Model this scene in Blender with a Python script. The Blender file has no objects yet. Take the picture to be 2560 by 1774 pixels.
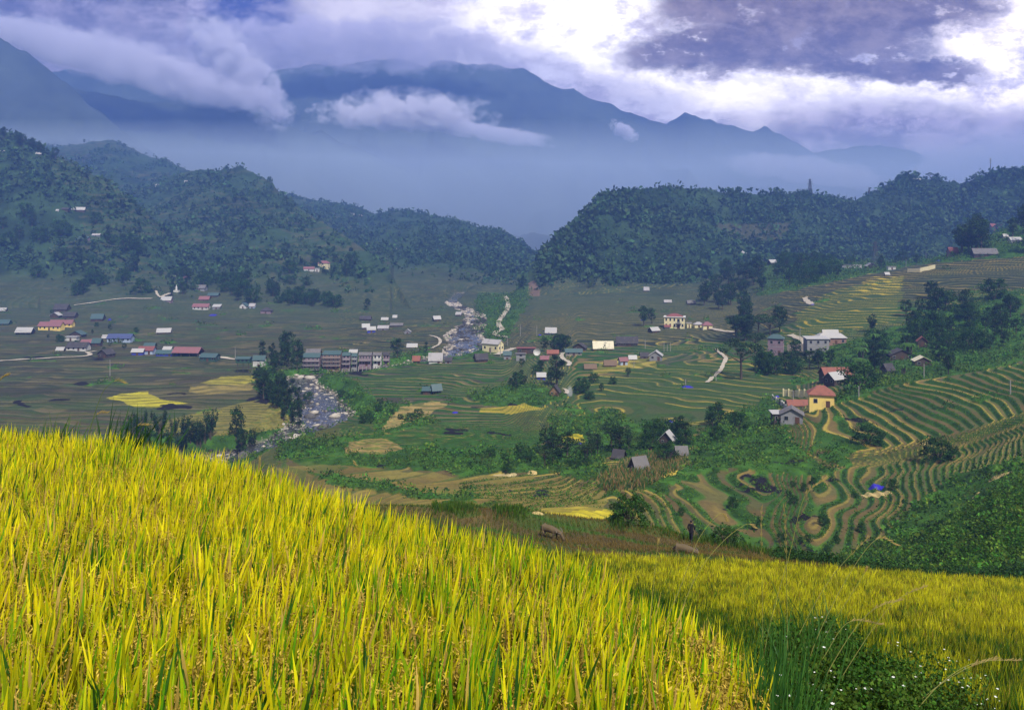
import bpy, math, random
import numpy as np
from mathutils import Vector, Matrix
random.seed(7); rng = np.random.default_rng(7)
SC = bpy.context.scene
COL = SC.collection
R = math.radians
F = 2000.0; CX = 1280.0; HY = 600.0      # focal length, centre column and horizon row, in photo pixels (2560 wide)

# ------------------------------------------------------------------ camera
cam_d = bpy.data.cameras.new('camera'); cam = bpy.data.objects.new('camera', cam_d); COL.objects.link(cam)
cam.location = (0, 0, 0); cam.rotation_euler = (R(90), 0, 0)
cam_d.sensor_width = 36; cam_d.lens = 36*F/2560; cam_d.shift_y = -(887-HY)/2560
cam_d.clip_start = 0.2; cam_d.clip_end = 30000
SC.camera = cam
SC.view_settings.view_transform = 'Standard'; SC.view_settings.look = 'None'
SC.view_settings.exposure = 0.45; SC.view_settings.gamma = 1.0
try:
    SC.cycles.use_denoising = True; SC.cycles.denoiser = 'OPENIMAGEDENOISE'
    SC.cycles.use_adaptive_sampling = True; SC.cycles.adaptive_threshold = 0.02
    SC.cycles.max_bounces = 5; SC.cycles.diffuse_bounces = 2; SC.cycles.glossy_bounces = 2
    SC.cycles.transparent_max_bounces = 8; SC.cycles.volume_bounces = 3; SC.cycles.transmission_bounces = 3
    SC.cycles.volume_step_rate = 2.0; SC.cycles.volume_max_steps = 256
    SC.cycles.sample_clamp_indirect = 4.0
except Exception as e:
    print(e)

# ------------------------------------------------------------------ sun
SUN_EL, SUN_AZ = 52.0, 155.0     # azimuth: degrees clockwise from +Y (the viewing direction)
sd = bpy.data.lights.new('sun', 'SUN'); sun = bpy.data.objects.new('sun', sd); COL.objects.link(sun)
sd.energy = 5.0; sd.angle = R(3); sd.color = (1.0, 0.95, 0.86)
dv = Vector((math.sin(R(SUN_AZ))*math.cos(R(SUN_EL)), math.cos(R(SUN_AZ))*math.cos(R(SUN_EL)), math.sin(R(SUN_EL))))
sun.rotation_euler = (-dv).to_track_quat('-Z', 'Y').to_euler()

# ------------------------------------------------------------------ node helper
class NT:
    def __init__(s, tree): s.t = tree; s.n = tree.nodes; s.l = tree.links
    def new(s, kind, **kw):
        n = s.n.new(kind)
        for k, v in kw.items(): setattr(n, k, v)
        return n
    def link(s, a, b): s.l.new(a, b)
    def put(s, inp, v):
        if hasattr(v, 'is_output') or hasattr(v, 'links') and not isinstance(v, (int, float, tuple)): s.l.new(v, inp)
        else: inp.default_value = v
    def m(s, op, a, b=None, c=None, clamp=False):
        n = s.n.new('ShaderNodeMath'); n.operation = op; n.use_clamp = clamp
        s.put(n.inputs[0], a)
        if b is not None: s.put(n.inputs[1], b)
        if c is not None: s.put(n.inputs[2], c)
        return n.outputs[0]
    def mix(s, f, a, b):
        n = s.n.new('ShaderNodeMix'); n.data_type = 'RGBA'
        s.put(n.inputs[0], f); s.put(n.inputs[6], a if not isinstance(a, tuple) else (*a, 1)[:4]); s.put(n.inputs[7], b if not isinstance(b, tuple) else (*b, 1)[:4])
        return n.outputs[2]
    def noise(s, vec, scale, detail=4, rough=0.55, dist=0.0):
        n = s.n.new('ShaderNodeTexNoise'); n.inputs['Scale'].default_value = scale; n.inputs['Detail'].default_value = detail
        n.inputs['Roughness'].default_value = rough; n.inputs['Distortion'].default_value = dist
        if vec is not None: s.l.new(vec, n.inputs['Vector'])
        return n.outputs[0]
    def ss(s, x, a, b):       # smoothstep
        n = s.n.new('ShaderNodeMapRange'); n.interpolation_type = 'SMOOTHSTEP'
        s.put(n.inputs[0], x); n.inputs[1].default_value = a; n.inputs[2].default_value = b
        n.inputs[3].default_value = 0; n.inputs[4].default_value = 1
        return n.outputs[0]

# ------------------------------------------------------------------ sky (world): Nishita behind a deck of clouds laid out by direction
W = bpy.data.worlds.new('World'); SC.world = W; W.use_nodes = True
w = NT(W.node_tree); w.n.clear()
sky = w.new('ShaderNodeTexSky'); sky.sky_type = 'NISHITA'; sky.sun_disc = False
sky.sun_elevation = R(SUN_EL); sky.sun_rotation = R(SUN_AZ)
tc = w.new('ShaderNodeTexCoord'); sx = w.new('ShaderNodeSeparateXYZ'); w.link(tc.outputs['Generated'], sx.inputs[0])
yy = w.m('MAXIMUM', sx.outputs[1], 0.12)
U0 = w.m('DIVIDE', sx.outputs[0], yy); V0 = w.m('DIVIDE', sx.outputs[2], yy)
cv = w.new('ShaderNodeCombineXYZ'); w.link(U0, cv.inputs[0]); w.link(w.m('MULTIPLY', V0, 1.7), cv.inputs[1])
nA = w.noise(cv.outputs[0], 5.0, 7, 0.6); nB = w.noise(cv.outputs[0], 16.0, 8, 0.68); nC = w.noise(cv.outputs[0], 2.4, 3, 0.5)
cv2 = w.new('ShaderNodeVectorMath'); cv2.operation = 'ADD'; w.link(cv.outputs[0], cv2.inputs[0]); cv2.inputs[1].default_value = (7.3, 2.1, 4)
nD = w.noise(cv2.outputs[0], 6.0, 7, 0.62); nE = w.noise(cv2.outputs[0], 26.0, 6, 0.6)
def offs(n, a): return w.m('MULTIPLY', w.m('SUBTRACT', n, 0.5), a)
U = w.m('ADD', w.m('ADD', U0, offs(nA, 0.16)), offs(nB, 0.05)); V = w.m('ADD', w.m('ADD', V0, offs(nD, 0.09)), offs(nE, 0.03))
def blob(px, py, rx, ry, soft=(1.15, 0.6), rot=0.0):
    """1 inside an ellipse of the sky centred on the direction of (px, py)"""
    du = w.m('DIVIDE', w.m('SUBTRACT', U, (px-CX)/F), rx/F); dvv = w.m('SUBTRACT', V, (HY-py)/F)
    if rot: dvv = w.m('ADD', dvv, w.m('MULTIPLY', w.m('SUBTRACT', U, (px-CX)/F), rot))
    dvv = w.m('DIVIDE', dvv, ry/F)
    d = w.m('ADD', w.m('MULTIPLY', du, du), w.m('MULTIPLY', dvv, dvv))
    return w.ss(w.m('MULTIPLY', d, -1.0), -soft[0]**2, -soft[1]**2)
S_ = 10.0     # Background strength is 0.1
def c3(r, g, b): return (r*S_, g*S_, b*S_)
#SKYCOL
base = w.mix(w.ss(U0, -0.6, 0.2), c3(.10, .06, .13), c3(.42, .36, .42))
base = w.mix(w.m('MULTIPLY', w.ss(nA, .44, .60), .85), base, w.mix(w.ss(U0, -.6, .1), c3(.46, .37, .46), c3(1.2, 1.06, 1.05)))
base = w.mix(w.m('MULTIPLY', w.ss(nB, .50, .66), .45), base, c3(.12, .08, .20))
base = w.mix(blob(640, 30, 150, 80, (1.5, .3), .25), base, c3(.02, .01, .20))
base = w.mix(w.m('MULTIPLY', blob(1060, 60, 260, 60, (1.6, .2)), .6), base, c3(1.4, 1.25, 1.3))
base = w.mix(blob(1520, 70, 330, 170, (1.6, .2)), base, c3(2.5, 2.3, 2.25))
base = w.mix(blob(2050, 230, 640, 90, (1.5, .25)), base, c3(2.6, 2.35, 2.2))
base = w.mix(blob(2520, 90, 200, 220, (1.5, .3)), base, c3(3.4, 3.0, 2.8))
puff = w.m('MULTIPLY', w.m('MULTIPLY', w.ss(nB, .42, .64), w.ss(nD, .36, .62)), w.ss(V0, .10, .18)); base = w.mix(w.m('MULTIPLY', puff, .80), base, c3(.80, .66, .78))
base = w.mix(w.m('MULTIPLY', w.ss(nE, .50, .66), .30), base, c3(.7, .62, .8))
greyr = blob(2330, 370, 560, 110, (1.5, .3)); base = w.mix(w.m('MULTIPLY', greyr, .93), base, w.mix(w.ss(nB, .40, .62), c3(.22, .14, .25), c3(.75, .60, .75)))
greyl = blob(1500, 250, 330, 60, (1.6, .2), .35); base = w.mix(w.m('MULTIPLY', greyl, .85), base, w.mix(w.ss(nB, .42, .62), c3(.30, .22, .42), c3(1.0, .92, 1.1)))
d1 = blob(2070, 0, 470, 118, (1.14, .80)); d2 = blob(1760, 130, 230, 70, (1.25, .6)); d3 = blob(2040, 125, 300, 72, (1.2, .65))
d4 = blob(2300, 170, 150, 30, (1.3, .5))
dk = w.m('MAXIMUM', w.m('MAXIMUM', d1, d2), w.m('MAXIMUM', d3, d4))
rag = w.m('SUBTRACT', 1.0, w.m('MULTIPLY', w.m('MULTIPLY', w.ss(nE, .52, .62), w.ss(nB, .48, .60)), w.m('SUBTRACT', 1.0, w.m('MULTIPLY', d1, .55))))
dk = w.m('MULTIPLY', dk, rag)
dark = w.mix(w.ss(nB, .36, .66), c3(.16, .06, .0), c3(.46, .30, .20))
base = w.mix(dk, base, dark)
up = w.ss(sx.outputs[2], -0.02, 0.02)
base = w.mix(w.ss(V0, .32, .75), base, c3(.36, .34, .34))                   # the overcast overhead
base = w.mix(w.ss(w.m('MULTIPLY', sx.outputs[1], -1.0), -.35, 0.1), base, c3(.36, .34, .33))
skymix = w.mix(0.93, sky.outputs[0], base)
skymix = w.mix(up, c3(.04, .05, .06), skymix)
bg = w.new('ShaderNodeBackground'); w.link(skymix, bg.inputs[0]); bg.inputs[1].default_value = 0.1
wo = w.new('ShaderNodeOutputWorld'); w.link(bg.outputs[0], wo.inputs[0])

# ------------------------------------------------------------------ small helpers
def tag(o, label=None, cat=None, group=None, kind=None):
    if label: o['label'] = label
    if cat: o['category'] = cat
    if group: o['group'] = group
    if kind: o['kind'] = kind
    return o
def lerp(a, b, t): return a+(b-a)*t
def sstep(x, a, b):
    t = np.clip((x-a)/(b-a), 0, 1); return t*t*(3-2*t)
def _hash(xi, yi, s):
    h = (xi.astype(np.int64)*374761393 + yi.astype(np.int64)*668265263 + s*1442695041) & 0xffffffff
    h = ((h ^ (h >> 13))*1274126177) & 0xffffffff
    return ((h ^ (h >> 16)) & 0xffffff)/float(0xffffff)
def vn(x, y, s=0):
    xi = np.floor(x); yi = np.floor(y); fx = x-xi; fy = y-yi
    fx = fx*fx*(3-2*fx); fy = fy*fy*(3-2*fy)
    a = _hash(xi, yi, s); b = _hash(xi+1, yi, s); c = _hash(xi, yi+1, s); d = _hash(xi+1, yi+1, s)
    return (a+(b-a)*fx)*(1-fy)+(c+(d-c)*fx)*fy
def fbm(x, y, s=0, o=4, g=.5):
    r = 0; a = 1; t = 0
    for k in range(o):
        r = r+a*vn(x*2**k+k*17.3, y*2**k+k*9.1, s+k); t += a; a *= g
    return r/t
def ridged(x, y, s=0, o=4):
    r = 0; a = 1; t = 0
    for k in range(o):
        r = r+a*(1-np.abs(2*vn(x*2**k+k*7.7, y*2**k+k*3.1, s+k)-1)); t += a; a *= .5
    return r/t
def np_mesh(name, V, Fc, mat, parent=None, col=None, smooth=False, k=4):
    """V (n,3); Fc (m,k) vertex numbers; col per-vertex linear rgb"""
    me = bpy.data.meshes.new(name); V = np.ascontiguousarray(V, np.float32); Fc = np.ascontiguousarray(Fc, np.int32)
    m, k = Fc.shape
    me.vertices.add(len(V)); me.vertices.foreach_set('co', V.ravel())
    me.loops.add(m*k); me.loops.foreach_set('vertex_index', Fc.ravel())
    me.polygons.add(m); me.polygons.foreach_set('loop_start', np.arange(0, m*k, k, dtype=np.int32))
    try: me.polygons.foreach_set('loop_total', np.full(m, k, np.int32))
    except Exception: pass
    if smooth: me.polygons.foreach_set('use_smooth', np.ones(m, bool))
    if col is not None:
        at = me.color_attributes.new('Col', 'FLOAT_COLOR', 'POINT')
        c4 = np.ones((len(V), 4), np.float32); c4[:, :3] = col; at.data.foreach_set('color', c4.ravel())
    me.update(calc_edges=True); me.materials.append(mat)
    o = bpy.data.objects.new(name, me); COL.objects.link(o)
    if parent: o.parent = parent
    return o

# ------------------------------------------------------------------ materials
def mat_plain(name, rgb, rough=.8, var=.25, scale=3.0, bump=0.0, spec=.3, metal=0.0, stripes=None, dirt=None):
    m = bpy.data.materials.new(name); m.use_nodes = True; t = NT(m.node_tree)
    b = t.n['Principled BSDF']; co = t.new('ShaderNodeTexCoord').outputs['Object']
    n = t.noise(co, scale, 5, .6)
    c = t.mix(n, tuple(x*(1-var) for x in rgb), tuple(min(1, x*(1+var)) for x in rgb))
    if dirt:
        c = t.mix(t.m('MULTIPLY', t.ss(t.noise(co, scale*.35, 6, .7), .5, .68), .7), c, dirt)
    if stripes:
        wv = t.new('ShaderNodeTexWave'); wv.bands_direction = stripes[0]; wv.inputs['Scale'].default_value = stripes[1]; t.link(co, wv.inputs['Vector'])
        c = t.mix(t.m('MULTIPLY', wv.outputs['Fac'], .35), c, tuple(x*.45 for x in rgb))
    t.link(c, b.inputs['Base Color']); b.inputs['Roughness'].default_value = rough; b.inputs['Metallic'].default_value = metal
    b.inputs['Specular IOR Level'].default_value = spec
    if bump:
        bp = t.new('ShaderNodeBump'); bp.inputs['Strength'].default_value = bump; bp.inputs['Distance'].default_value = .05
        t.link(n, bp.inputs['Height']); t.link(bp.outputs[0], b.inputs['Normal'])
    return m
def mat_col(name, nscale=.6, var=.35, rough=.9, trans=0.0, bump=0.0, bumpd=.3, scale2=None, spec=.15):
    """a material that takes its colour from the mesh's own colour attribute, varied by noise"""
    m = bpy.data.materials.new(name); m.use_nodes = True; t = NT(m.node_tree); b = t.n['Principled BSDF']
    at = t.new('ShaderNodeAttribute'); at.attribute_name = 'Col'
    geo = t.new('ShaderNodeNewGeometry').outputs['Position']
    n = t.noise(geo, nscale, 6, .7)
    k = t.m('MULTIPLY_ADD', t.m('SUBTRACT', n, .5), 2*var*2, 1.0)
    if scale2: k = t.m('MULTIPLY', k, t.m('MULTIPLY_ADD', t.m('SUBTRACT', t.noise(geo, scale2, 4, .7), .5), 2*var, 1.0))
    vm = t.new('ShaderNodeVectorMath'); vm.operation = 'SCALE'; t.link(at.outputs['Color'], vm.inputs[0]); t.link(k, vm.inputs['Scale'])
    t.link(vm.outputs[0], b.inputs['Base Color']); b.inputs['Roughness'].default_value = rough
    b.inputs['Specular IOR Level'].default_value = spec
    if bump:
        bp = t.new('ShaderNodeBump'); bp.inputs['Strength'].default_value = bump; bp.inputs['Distance'].default_value = bumpd
        t.link(n, bp.inputs['Height']); t.link(bp.outputs[0], b.inputs['Normal'])
    if trans:
        tr = t.new('ShaderNodeBsdfTranslucent'); t.link(vm.outputs[0], tr.inputs[0])
        mx = t.new('ShaderNodeMixShader'); mx.inputs[0].default_value = trans
        t.link(b.outputs[0], mx.inputs[1]); t.link(tr.outputs[0], mx.inputs[2])
        t.link(mx.outputs[0], t.n['Material Output'].inputs['Surface'])
    return m
M_ground = mat_col('field_ground', .9, .30, bump=.5, bumpd=.4, scale2=.12)
M_hill = mat_col('hill_ground', .05, .35, bump=.6, bumpd=4, scale2=.012)
M_mount = mat_col('mountain_rock', .006, .35, scale2=.03)
M_leaf = mat_col('foliage', .35, .28, trans=.25, rough=.7)
M_blade = mat_col('rice_leaf', 2.0, .12, trans=.38, rough=.5, spec=.25)
M_grain = mat_col('rice_grain', 8.0, .15, trans=.1, rough=.6)
# ------------------------------------------------------------------ terrain: height over (direction u = x/y, distance y)
def zl(rows):      # rows of (px, py, D) -> arrays px, D, z
    return np.array([(p, D, (HY-q)/F*D) for p, q, D in rows], float)
def zz(D, rows):   # rows of (px, z) at one distance
    return np.array([(p, D, z) for p, z in rows], float)
def yy_(D, rows):  # rows of (px, py) at one distance; a negative py is a height
    return np.array([(p, D, (q if q < 0 else (HY-q)/F*D)) for p, q in rows], float)
crest_near = [(-400,1040,16),(0,1072,15),(300,1100,14),(600,1165,12.5),(960,1290,11),(1200,1345,10),(1400,1402,9),(1600,1500,7.8),(1800,1615,6),(1870,1710,5)]
L2 = zl(crest_near); L2[:, 2] -= .62; L2 = np.vstack([L2, [(2000,5.5,-3.75),(2200,6.5,-4.2),(2400,7,-4.9),(2960,7.5,-7)]])
L3 = np.vstack([[(p, D+2.5, z-1.7) for p, D, z in L2[:10]], [(1960,8.5,-4.5),(2200,8.6,-4.7),(2400,9,-5.2),(2560,9.5,-6.2),(2960,10,-8)]])
fld = lambda D: -8.8-(D-15)*.337-.6
LINES = [
 zz(1.2, [(-400,-2.3),(1800,-2.3),(2960,-2.6)]),
 zz(3.4, [(-400,-2.75),(1750,-2.75),(1900,-3.0),(2100,-3.7),(2300,-4.1),(2960,-5)]),
 L2, L3,
 zz(17, [(-400,-11),(600,-11),(1200,fld(17)-.8),(1800,fld(17)),(2960,fld(17))]),
 zz(26, [(-400,-14),(600,-13.6),(1100,fld(26)-.3),(1700,fld(26)),(2960,fld(26))]),
 np.array([(p, 45, (HY-q)/F*45-.6) for p, q in [(-400,1320),(900,1340),(1100,1365),(1400,1387),(1700,1398),(2000,1412),(2300,1432),(2560,1447),(2960,1465)]], float),
 yy_(49, [(-400,1320),(900,1328),(1100,1350),(1400,1373),(1700,1386),(2000,1406),(2300,1442),(2560,1457),(2960,1475)]),
 yy_(56, [(-400,1290),(900,1300),(1100,1315),(1370,1346),(1728,1372),(2000,1408),(2300,1452),(2560,1466),(2960,1480)]),
 yy_(64, [(-400,1255),(900,1262),(970,1260),(1200,1264),(1300,1270),(1450,1290),(1560,1302),(1650,1316),(1728,1342),(1900,1372),(2100,1417),(2300,1440),(2400,1444),(2560,1445),(2960,1400)]),
 yy_(76, [(-400,-25),(1000,-26.5),(1400,-27.5),(1700,-31),(1900,-33),(2100,-34),(2300,-33),(2400,1430),(2560,1385),(2960,-26)]),
 yy_(90, [(-400,-38),(1200,-36),(1400,-34),(1600,-38),(1900,-41),(2100,-40.5),(2300,1425),(2400,1365),(2560,1285),(2960,-24)]),
 yy_(108,[(-400,-50),(600,-48),(1000,-44),(1200,-41),(1350,1292),(1450,1292),(1530,-38.5),(1700,-42),(1900,-44),(2100,1412),(2300,1375),(2400,1310),(2560,1215),(2960,-24)]),
 yy_(116,[(-400,-52),(600,-50),(1000,-45),(1200,-42.5),(1350,1268),(1450,1268),(1530,-39.5),(1700,-43),(1900,-45.5),(2100,1385),(2300,1345),(2400,1290),(2560,1195),(2960,-26)]),
 yy_(135,[(-400,-58),(0,-58),(600,-56),(1000,1258),(1200,1245),(1400,1246),(1530,1215),(1650,1245),(1800,1300),(2000,1310),(2200,1290),(2400,1232),(2560,1155),(2960,-30)]),
 yy_(165,[(-400,-62),(600,-60),(800,1215),(1000,1213),(1200,1205),(1400,1200),(1530,1172),(1700,1175),(1850,1180),(2000,1190),(2200,1180),(2400,1130),(2560,1070),(2960,-32)]),
 yy_(195,[(-400,-64),(500,-63),(700,1160),(1000,1150),(1200,1140),(1400,1140),(1530,1135),(1700,1125),(1850,1095),(1960,1072),(2100,1070),(2200,1060),(2400,1020),(2560,985),(2960,-28)]),
 yy_(225,[(-400,-66),(500,-66),(620,-64),(750,1102),(900,1080),(1200,1080),(1500,1090),(1650,1085),(1800,1072),(1950,1055),(2000,1032),(2100,1000),(2250,962),(2400,935),(2560,900),(2960,-25)]),
 yy_(250,[(-400,-61),(500,1092),(650,-62),(800,-58.5),(900,1050),(1200,1050),(1500,1052),(1700,1050),(1900,1042),(1960,1042),(2050,-51),(2200,-46),(2300,-44),(2400,-42.8),(2560,-40),(2960,-32)]),
 yy_(300,[(-400,1000),(500,1000),(800,1000),(900,985),(1100,985),(1300,970),(1500,980),(1700,968),(1900,960),(2000,958),(2100,930),(2250,908),(2400,890),(2560,870),(2960,-33)]),
 yy_(350,[(-400,945),(600,945),(850,938),(1000,925),(1300,915),(1450,920),(1600,915),(1750,905),(1900,900),(2000,890),(2100,870),(2300,840),(2560,800),(2960,-28)]),
 yy_(400,[(-400,900),(600,900),(900,898),(1200,888),(1400,884),(1650,880),(1800,868),(1900,850),(2000,822),(2200,780),(2400,755),(2560,740),(2960,-20)]),
 yy_(460,[(-400,861),(900,861),(1200,850),(1400,846),(1600,838),(1750,830),(1900,808),(2000,770),(2100,745),(2300,710),(2560,690),(2960,-12)]),
 yy_(520,[(-400,828),(900,828),(1200,815),(1400,805),(1700,800),(1850,785),(2000,735),(2100,705),(2300,665),(2400,640),(2560,600),(2960,580)]),
 yy_(600,[(-400,790),(600,790),(1000,790),(1200,775),(1400,765),(1700,755),(1850,735),(1950,700),(2100,682),(2250,672),(2350,655),(2450,600),(2560,552),(2960,460)]),
 yy_(700,[(-400,750),(600,755),(1000,760),(1200,742),(1400,735),(1700,715),(1800,698),(1900,660),(2000,652),(2250,657),(2400,640),(2560,-4.5),(2960,520)]),
 yy_(850,[(-400,710),(600,720),(1000,730),(1200,728),(1400,-49),(1700,-42),(2000,-30),(2250,-28),(2560,-22),(2960,-10)]),
 zz(1100,[(-400,-42),(2960,-42)]), zz(2300,[(-400,-45),(2960,-45)]),
]
RIDGES = [   # crest rows (px, py, D), foot rows (px, D), back slope, gully amplitude, seed
 ([(1230,790,690),(1284,734,720),(1310,690,740),(1334,656,760),(1400,589,800),(1500,500,870),(1556,480,900),(1634,469,950),(1690,465,980),(1778,480,1020),(1890,487,1060),(2000,476,1100),(2100,495,1130),(2134,498,1130),(2212,467,1130),(2256,439,1130),(2334,445,1120),(2401,456,1100),(2468,433,1050),(2560,425,1020),(2960,400,1000)],
  [(1230,680),(1300,690),(1500,700),(1800,740),(2100,800),(2560,800),(2960,800)], .55, 16, 11, .8),
 ([(-400,250,1000),(0,331,950),(67,345,940),(139,389,930),(222,434,920),(289,467,910),(367,534,900),(445,600,880),(560,660,860),(650,705,840),(720,760,800),(740,900,790)],
  [(-400,640),(0,690),(300,700),(560,730),(740,760)], .5, 13, 23, .9),
 ([(100,560,1350),(300,480,1350),(400,450,1350),(489,425,1300),(600,420,1250),(667,450,1200),(722,495,1120),(778,534,1050),(845,578,950),(945,645,820),(1000,711,720),(1034,767,640),(1060,850,630)],
  [(100,760),(400,740),(600,690),(800,640),(1000,620),(1060,600)], .5, 14, 31, .85),
 ([(-400,330,1700),(150,367,1700),(278,350,1700),(367,384,1700),(478,428,1650),(650,480,1600),(900,600,1500)],
  [(-400,900),(900,1000)], .5, 22, 41, .9),
 ([(500,520,1750),(734,489,1700),(889,519,1650),(934,534,1600),(989,525,1500),(1067,534,1450),(1167,556,1400),(1256,589,1350),(1312,617,1300),(1345,645,1250),(1480,800,1200)],
  [(500,900),(900,800),(1100,770),(1300,800),(1480,850)], .5, 15, 53, .9),
]
NU = 1120
PXC = np.linspace(-340, 2900, NU); UC = (PXC-CX)/F
def rings():
    r = [1.2]
    while r[-1] < 2250:
        d = r[-1]
        s = .12+d*.006 if d < 62 else (.42 if d < 260 else (.42+(d-260)*.0025 if d < 720 else 2.2+(d-720)*.004))
        r.append(d+s)
    return np.array(r)
DR = rings(); ND = len(DR)
Zm = np.zeros((ND, NU))
LD = np.array([np.interp(PXC, L[:, 0], L[:, 1]) for L in LINES]); LZ = np.array([np.interp(PXC, L[:, 0], L[:, 2]) for L in LINES])
for j in range(NU): Zm[:, j] = np.interp(DR, LD[:, j], LZ[:, j])
def smooth(A, n, ax):
    if n < 1: return A
    k = np.hanning(2*n+3)[1:-1]; k /= k.sum(); P = np.take(A, [0]*n, ax), A, np.take(A, [-1]*n, ax)
    B = np.concatenate(P, ax); out = np.zeros_like(A)
    for i, kk in enumerate(k):
        out += kk*np.take(B, range(i, i+A.shape[ax]), ax)
    return out
i60 = int(np.searchsorted(DR, 47)); i70 = int(np.searchsorted(DR, 70)); i260 = int(np.searchsorted(DR, 260))
Zs = smooth(smooth(Zm, 12, 0), 10, 1)
Zn = smooth(smooth(Zm, 4, 0), 8, 1)
wgt = sstep(DR, 66, 100)[:, None]
Zm = Zn*(1-wgt)+Zs*wgt
DD = DR[:, None]*np.ones((1, NU)); XX = DR[:, None]*UC[None, :]; PXX = np.ones((ND, 1))*PXC[None, :]
# undulation of the fields, so terrace lines bend
und = (fbm(XX/38, DD/30, 5, 3)-.5)
amp = sstep(DR, 80, 150)[:, None]*(1-sstep(DR, 640, 760)[:, None])
Zm = Zm+und*amp*2.2
hillm = np.zeros_like(Zm)
for cr, ft, back, ga, sd_, pw in RIDGES:
    cr = np.array(cr, float); ft = np.array(ft, float)
    cD = np.interp(PXC, cr[:, 0], cr[:, 2]); cq = np.interp(PXC, cr[:, 0], cr[:, 1]); cz = (HY-cq)/F*cD
    cz = cz+(fbm(PXC/60, PXC*0, sd_, 4)-.5)*cD*.008
    off = (PXC < cr[0, 0]) | (PXC > cr[-1, 0]); cz = np.where(off, -300, cz)
    fD = np.interp(PXC, ft[:, 0], ft[:, 1]); i = np.clip(np.searchsorted(DR, fD), 0, ND-1); fz = Zm[i, np.arange(NU)]-3
    fz = np.minimum(fz, -46)
    t = np.clip((cD[None, :]-DD)/(cD-fD)[None, :], -9, 1.7)
    sq = np.abs(t)**pw; sq = np.where(sq > .72, .72+.28*np.tanh((sq-.72)/.34), sq)
    zf = cz[None, :]+(fz-cz)[None, :]*np.where(t > 0, sq, 0)
    zb = cz[None, :]-(DD-cD[None, :])*back
    zr = np.where(t >= 0, zf, zb)
    env = np.clip(np.sin(np.pi*np.clip(t, 0, 1)), 0, 1)**.7
    warp = fbm(XX/160, DD/160, sd_+3, 3)*160
    g = ridged((XX+warp)/(120 if cD.mean() < 1200 else 180), DD/420+warp/300, sd_+1, 4)-.55
    zr = zr+g*env*ga*2.0+(fbm(XX/30, DD/30, sd_+2, 4)-.5)*6*env
    zr = zr-np.clip(t-1.08, 0, 9)*70
    new = np.where((t > 1.6) | off[None, :], -400, zr)
    hillm = np.maximum(hillm, sstep(new-Zm, -1, 3))
    Zm = np.maximum(Zm, new)
hillm = hillm*sstep(Zm+(fbm(XX/40, DD/40, 95, 3)-.5)*16, -46, -26)
# ---- river: centre line in the plan, channel carved into the fields
def pt(px, D): return ((px-CX)/F*D, D)
RIV = [(-200,205,-68,9),(300,222,-67,9),(560,240,-66.2,8),(650,247,-65.6,8.5),(735,262,-65.0,9),(805,282,-64.5,9.5),(800,302,-63.8,8.5),(778,325,-63.2,8),(745,345,-62.6,8),(760,358,-62.3,7),(840,366,-62,6),(930,374,-61.6,6),(1060,395,-61,7),(1150,425,-60.3,9),(1165,455,-59.3,9.5),(1160,485,-58.2,10),(1178,520,-57,8.5),(1190,560,-55.5,6),(1170,610,-54.5,4.5),(1130,680,-54,4),(1150,800,-53,4)]
rp = np.array([(*pt(a, b), c, d) for a, b, c, d in RIV]); 
def spline(P, n=8):
    out = []
    for i in range(len(P)-1):
        p0 = P[max(i-1, 0)]; p1 = P[i]; p2 = P[i+1]; p3 = P[min(i+2, len(P)-1)]
        for k in range(n):
            t = k/n; out.append(.5*((2*p1)+(-p0+p2)*t+(2*p0-5*p1+4*p2-p3)*t*t+(-p0+3*p1-3*p2+p3)*t**3))
    out.append(P[-1]); return np.array(out)
rs = spline(rp, 8)
ia, ib = np.searchsorted(DR, [185, 860])
sub = (slice(ia, ib), slice(0, NU)); X_ = XX[sub]; Y_ = DD[sub]; Z_ = Zm[sub]
best = np.full(X_.shape, 1e9); rz = np.zeros_like(best); rw = np.ones_like(best)
for a, b in zip(rs[:-1], rs[1:]):
    dx, dy = b[0]-a[0], b[1]-a[1]; L = dx*dx+dy*dy
    t = np.clip(((X_-a[0])*dx+(Y_-a[1])*dy)/L, 0, 1)
    d = np.hypot(X_-a[0]-t*dx, Y_-a[1]-t*dy); m = d < best
    best = np.where(m, d, best); rz = np.where(m, a[2]+t*(b[2]-a[2]), rz); rw = np.where(m, a[3]+t*(b[3]-a[3]), rw)
best = best+(fbm(X_/9, Y_/9, 77, 3)-.5)*5
over = np.maximum(best-rw, 0)
bed = rz-.5+(fbm(X_/3, Y_/3, 78, 3)-.5)*1.6
Zm[sub] = np.minimum(Z_, np.where(best < rw, bed, rz-.2+over*.62+over**2*.01))
RIVD = np.full(Zm.shape, 1e3); RIVD[sub] = best-rw
# ---- zones, laid out on the ground by the outline each field has from the camera
PYY = HY-F*Zm/DD
jx = (fbm(XX/7, DD/7, 90, 3)-.5)*F/DD*6; jy = (fbm(XX/7, DD/7, 91, 3)-.5)*F/DD*1.6
def inside(poly, d0=0, d1=1e4, jit=1.0):
    i0, i1 = np.searchsorted(DR, [d0, d1]); out = np.zeros(Zm.shape, bool)
    X = PXX[i0:i1]+jx[i0:i1]*jit; Y = PYY[i0:i1]+jy[i0:i1]*jit; c = np.zeros(X.shape, bool); n = len(poly)
    for i in range(n):
        x1, y1 = poly[i]; x2, y2 = poly[(i+1) % n]
        if y1 == y2: continue
        c ^= ((y1 > Y) != (y2 > Y)) & (X < (x2-x1)*(Y-y1)/(y2-y1)+x1)
    out[i0:i1] = c; return out
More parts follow.
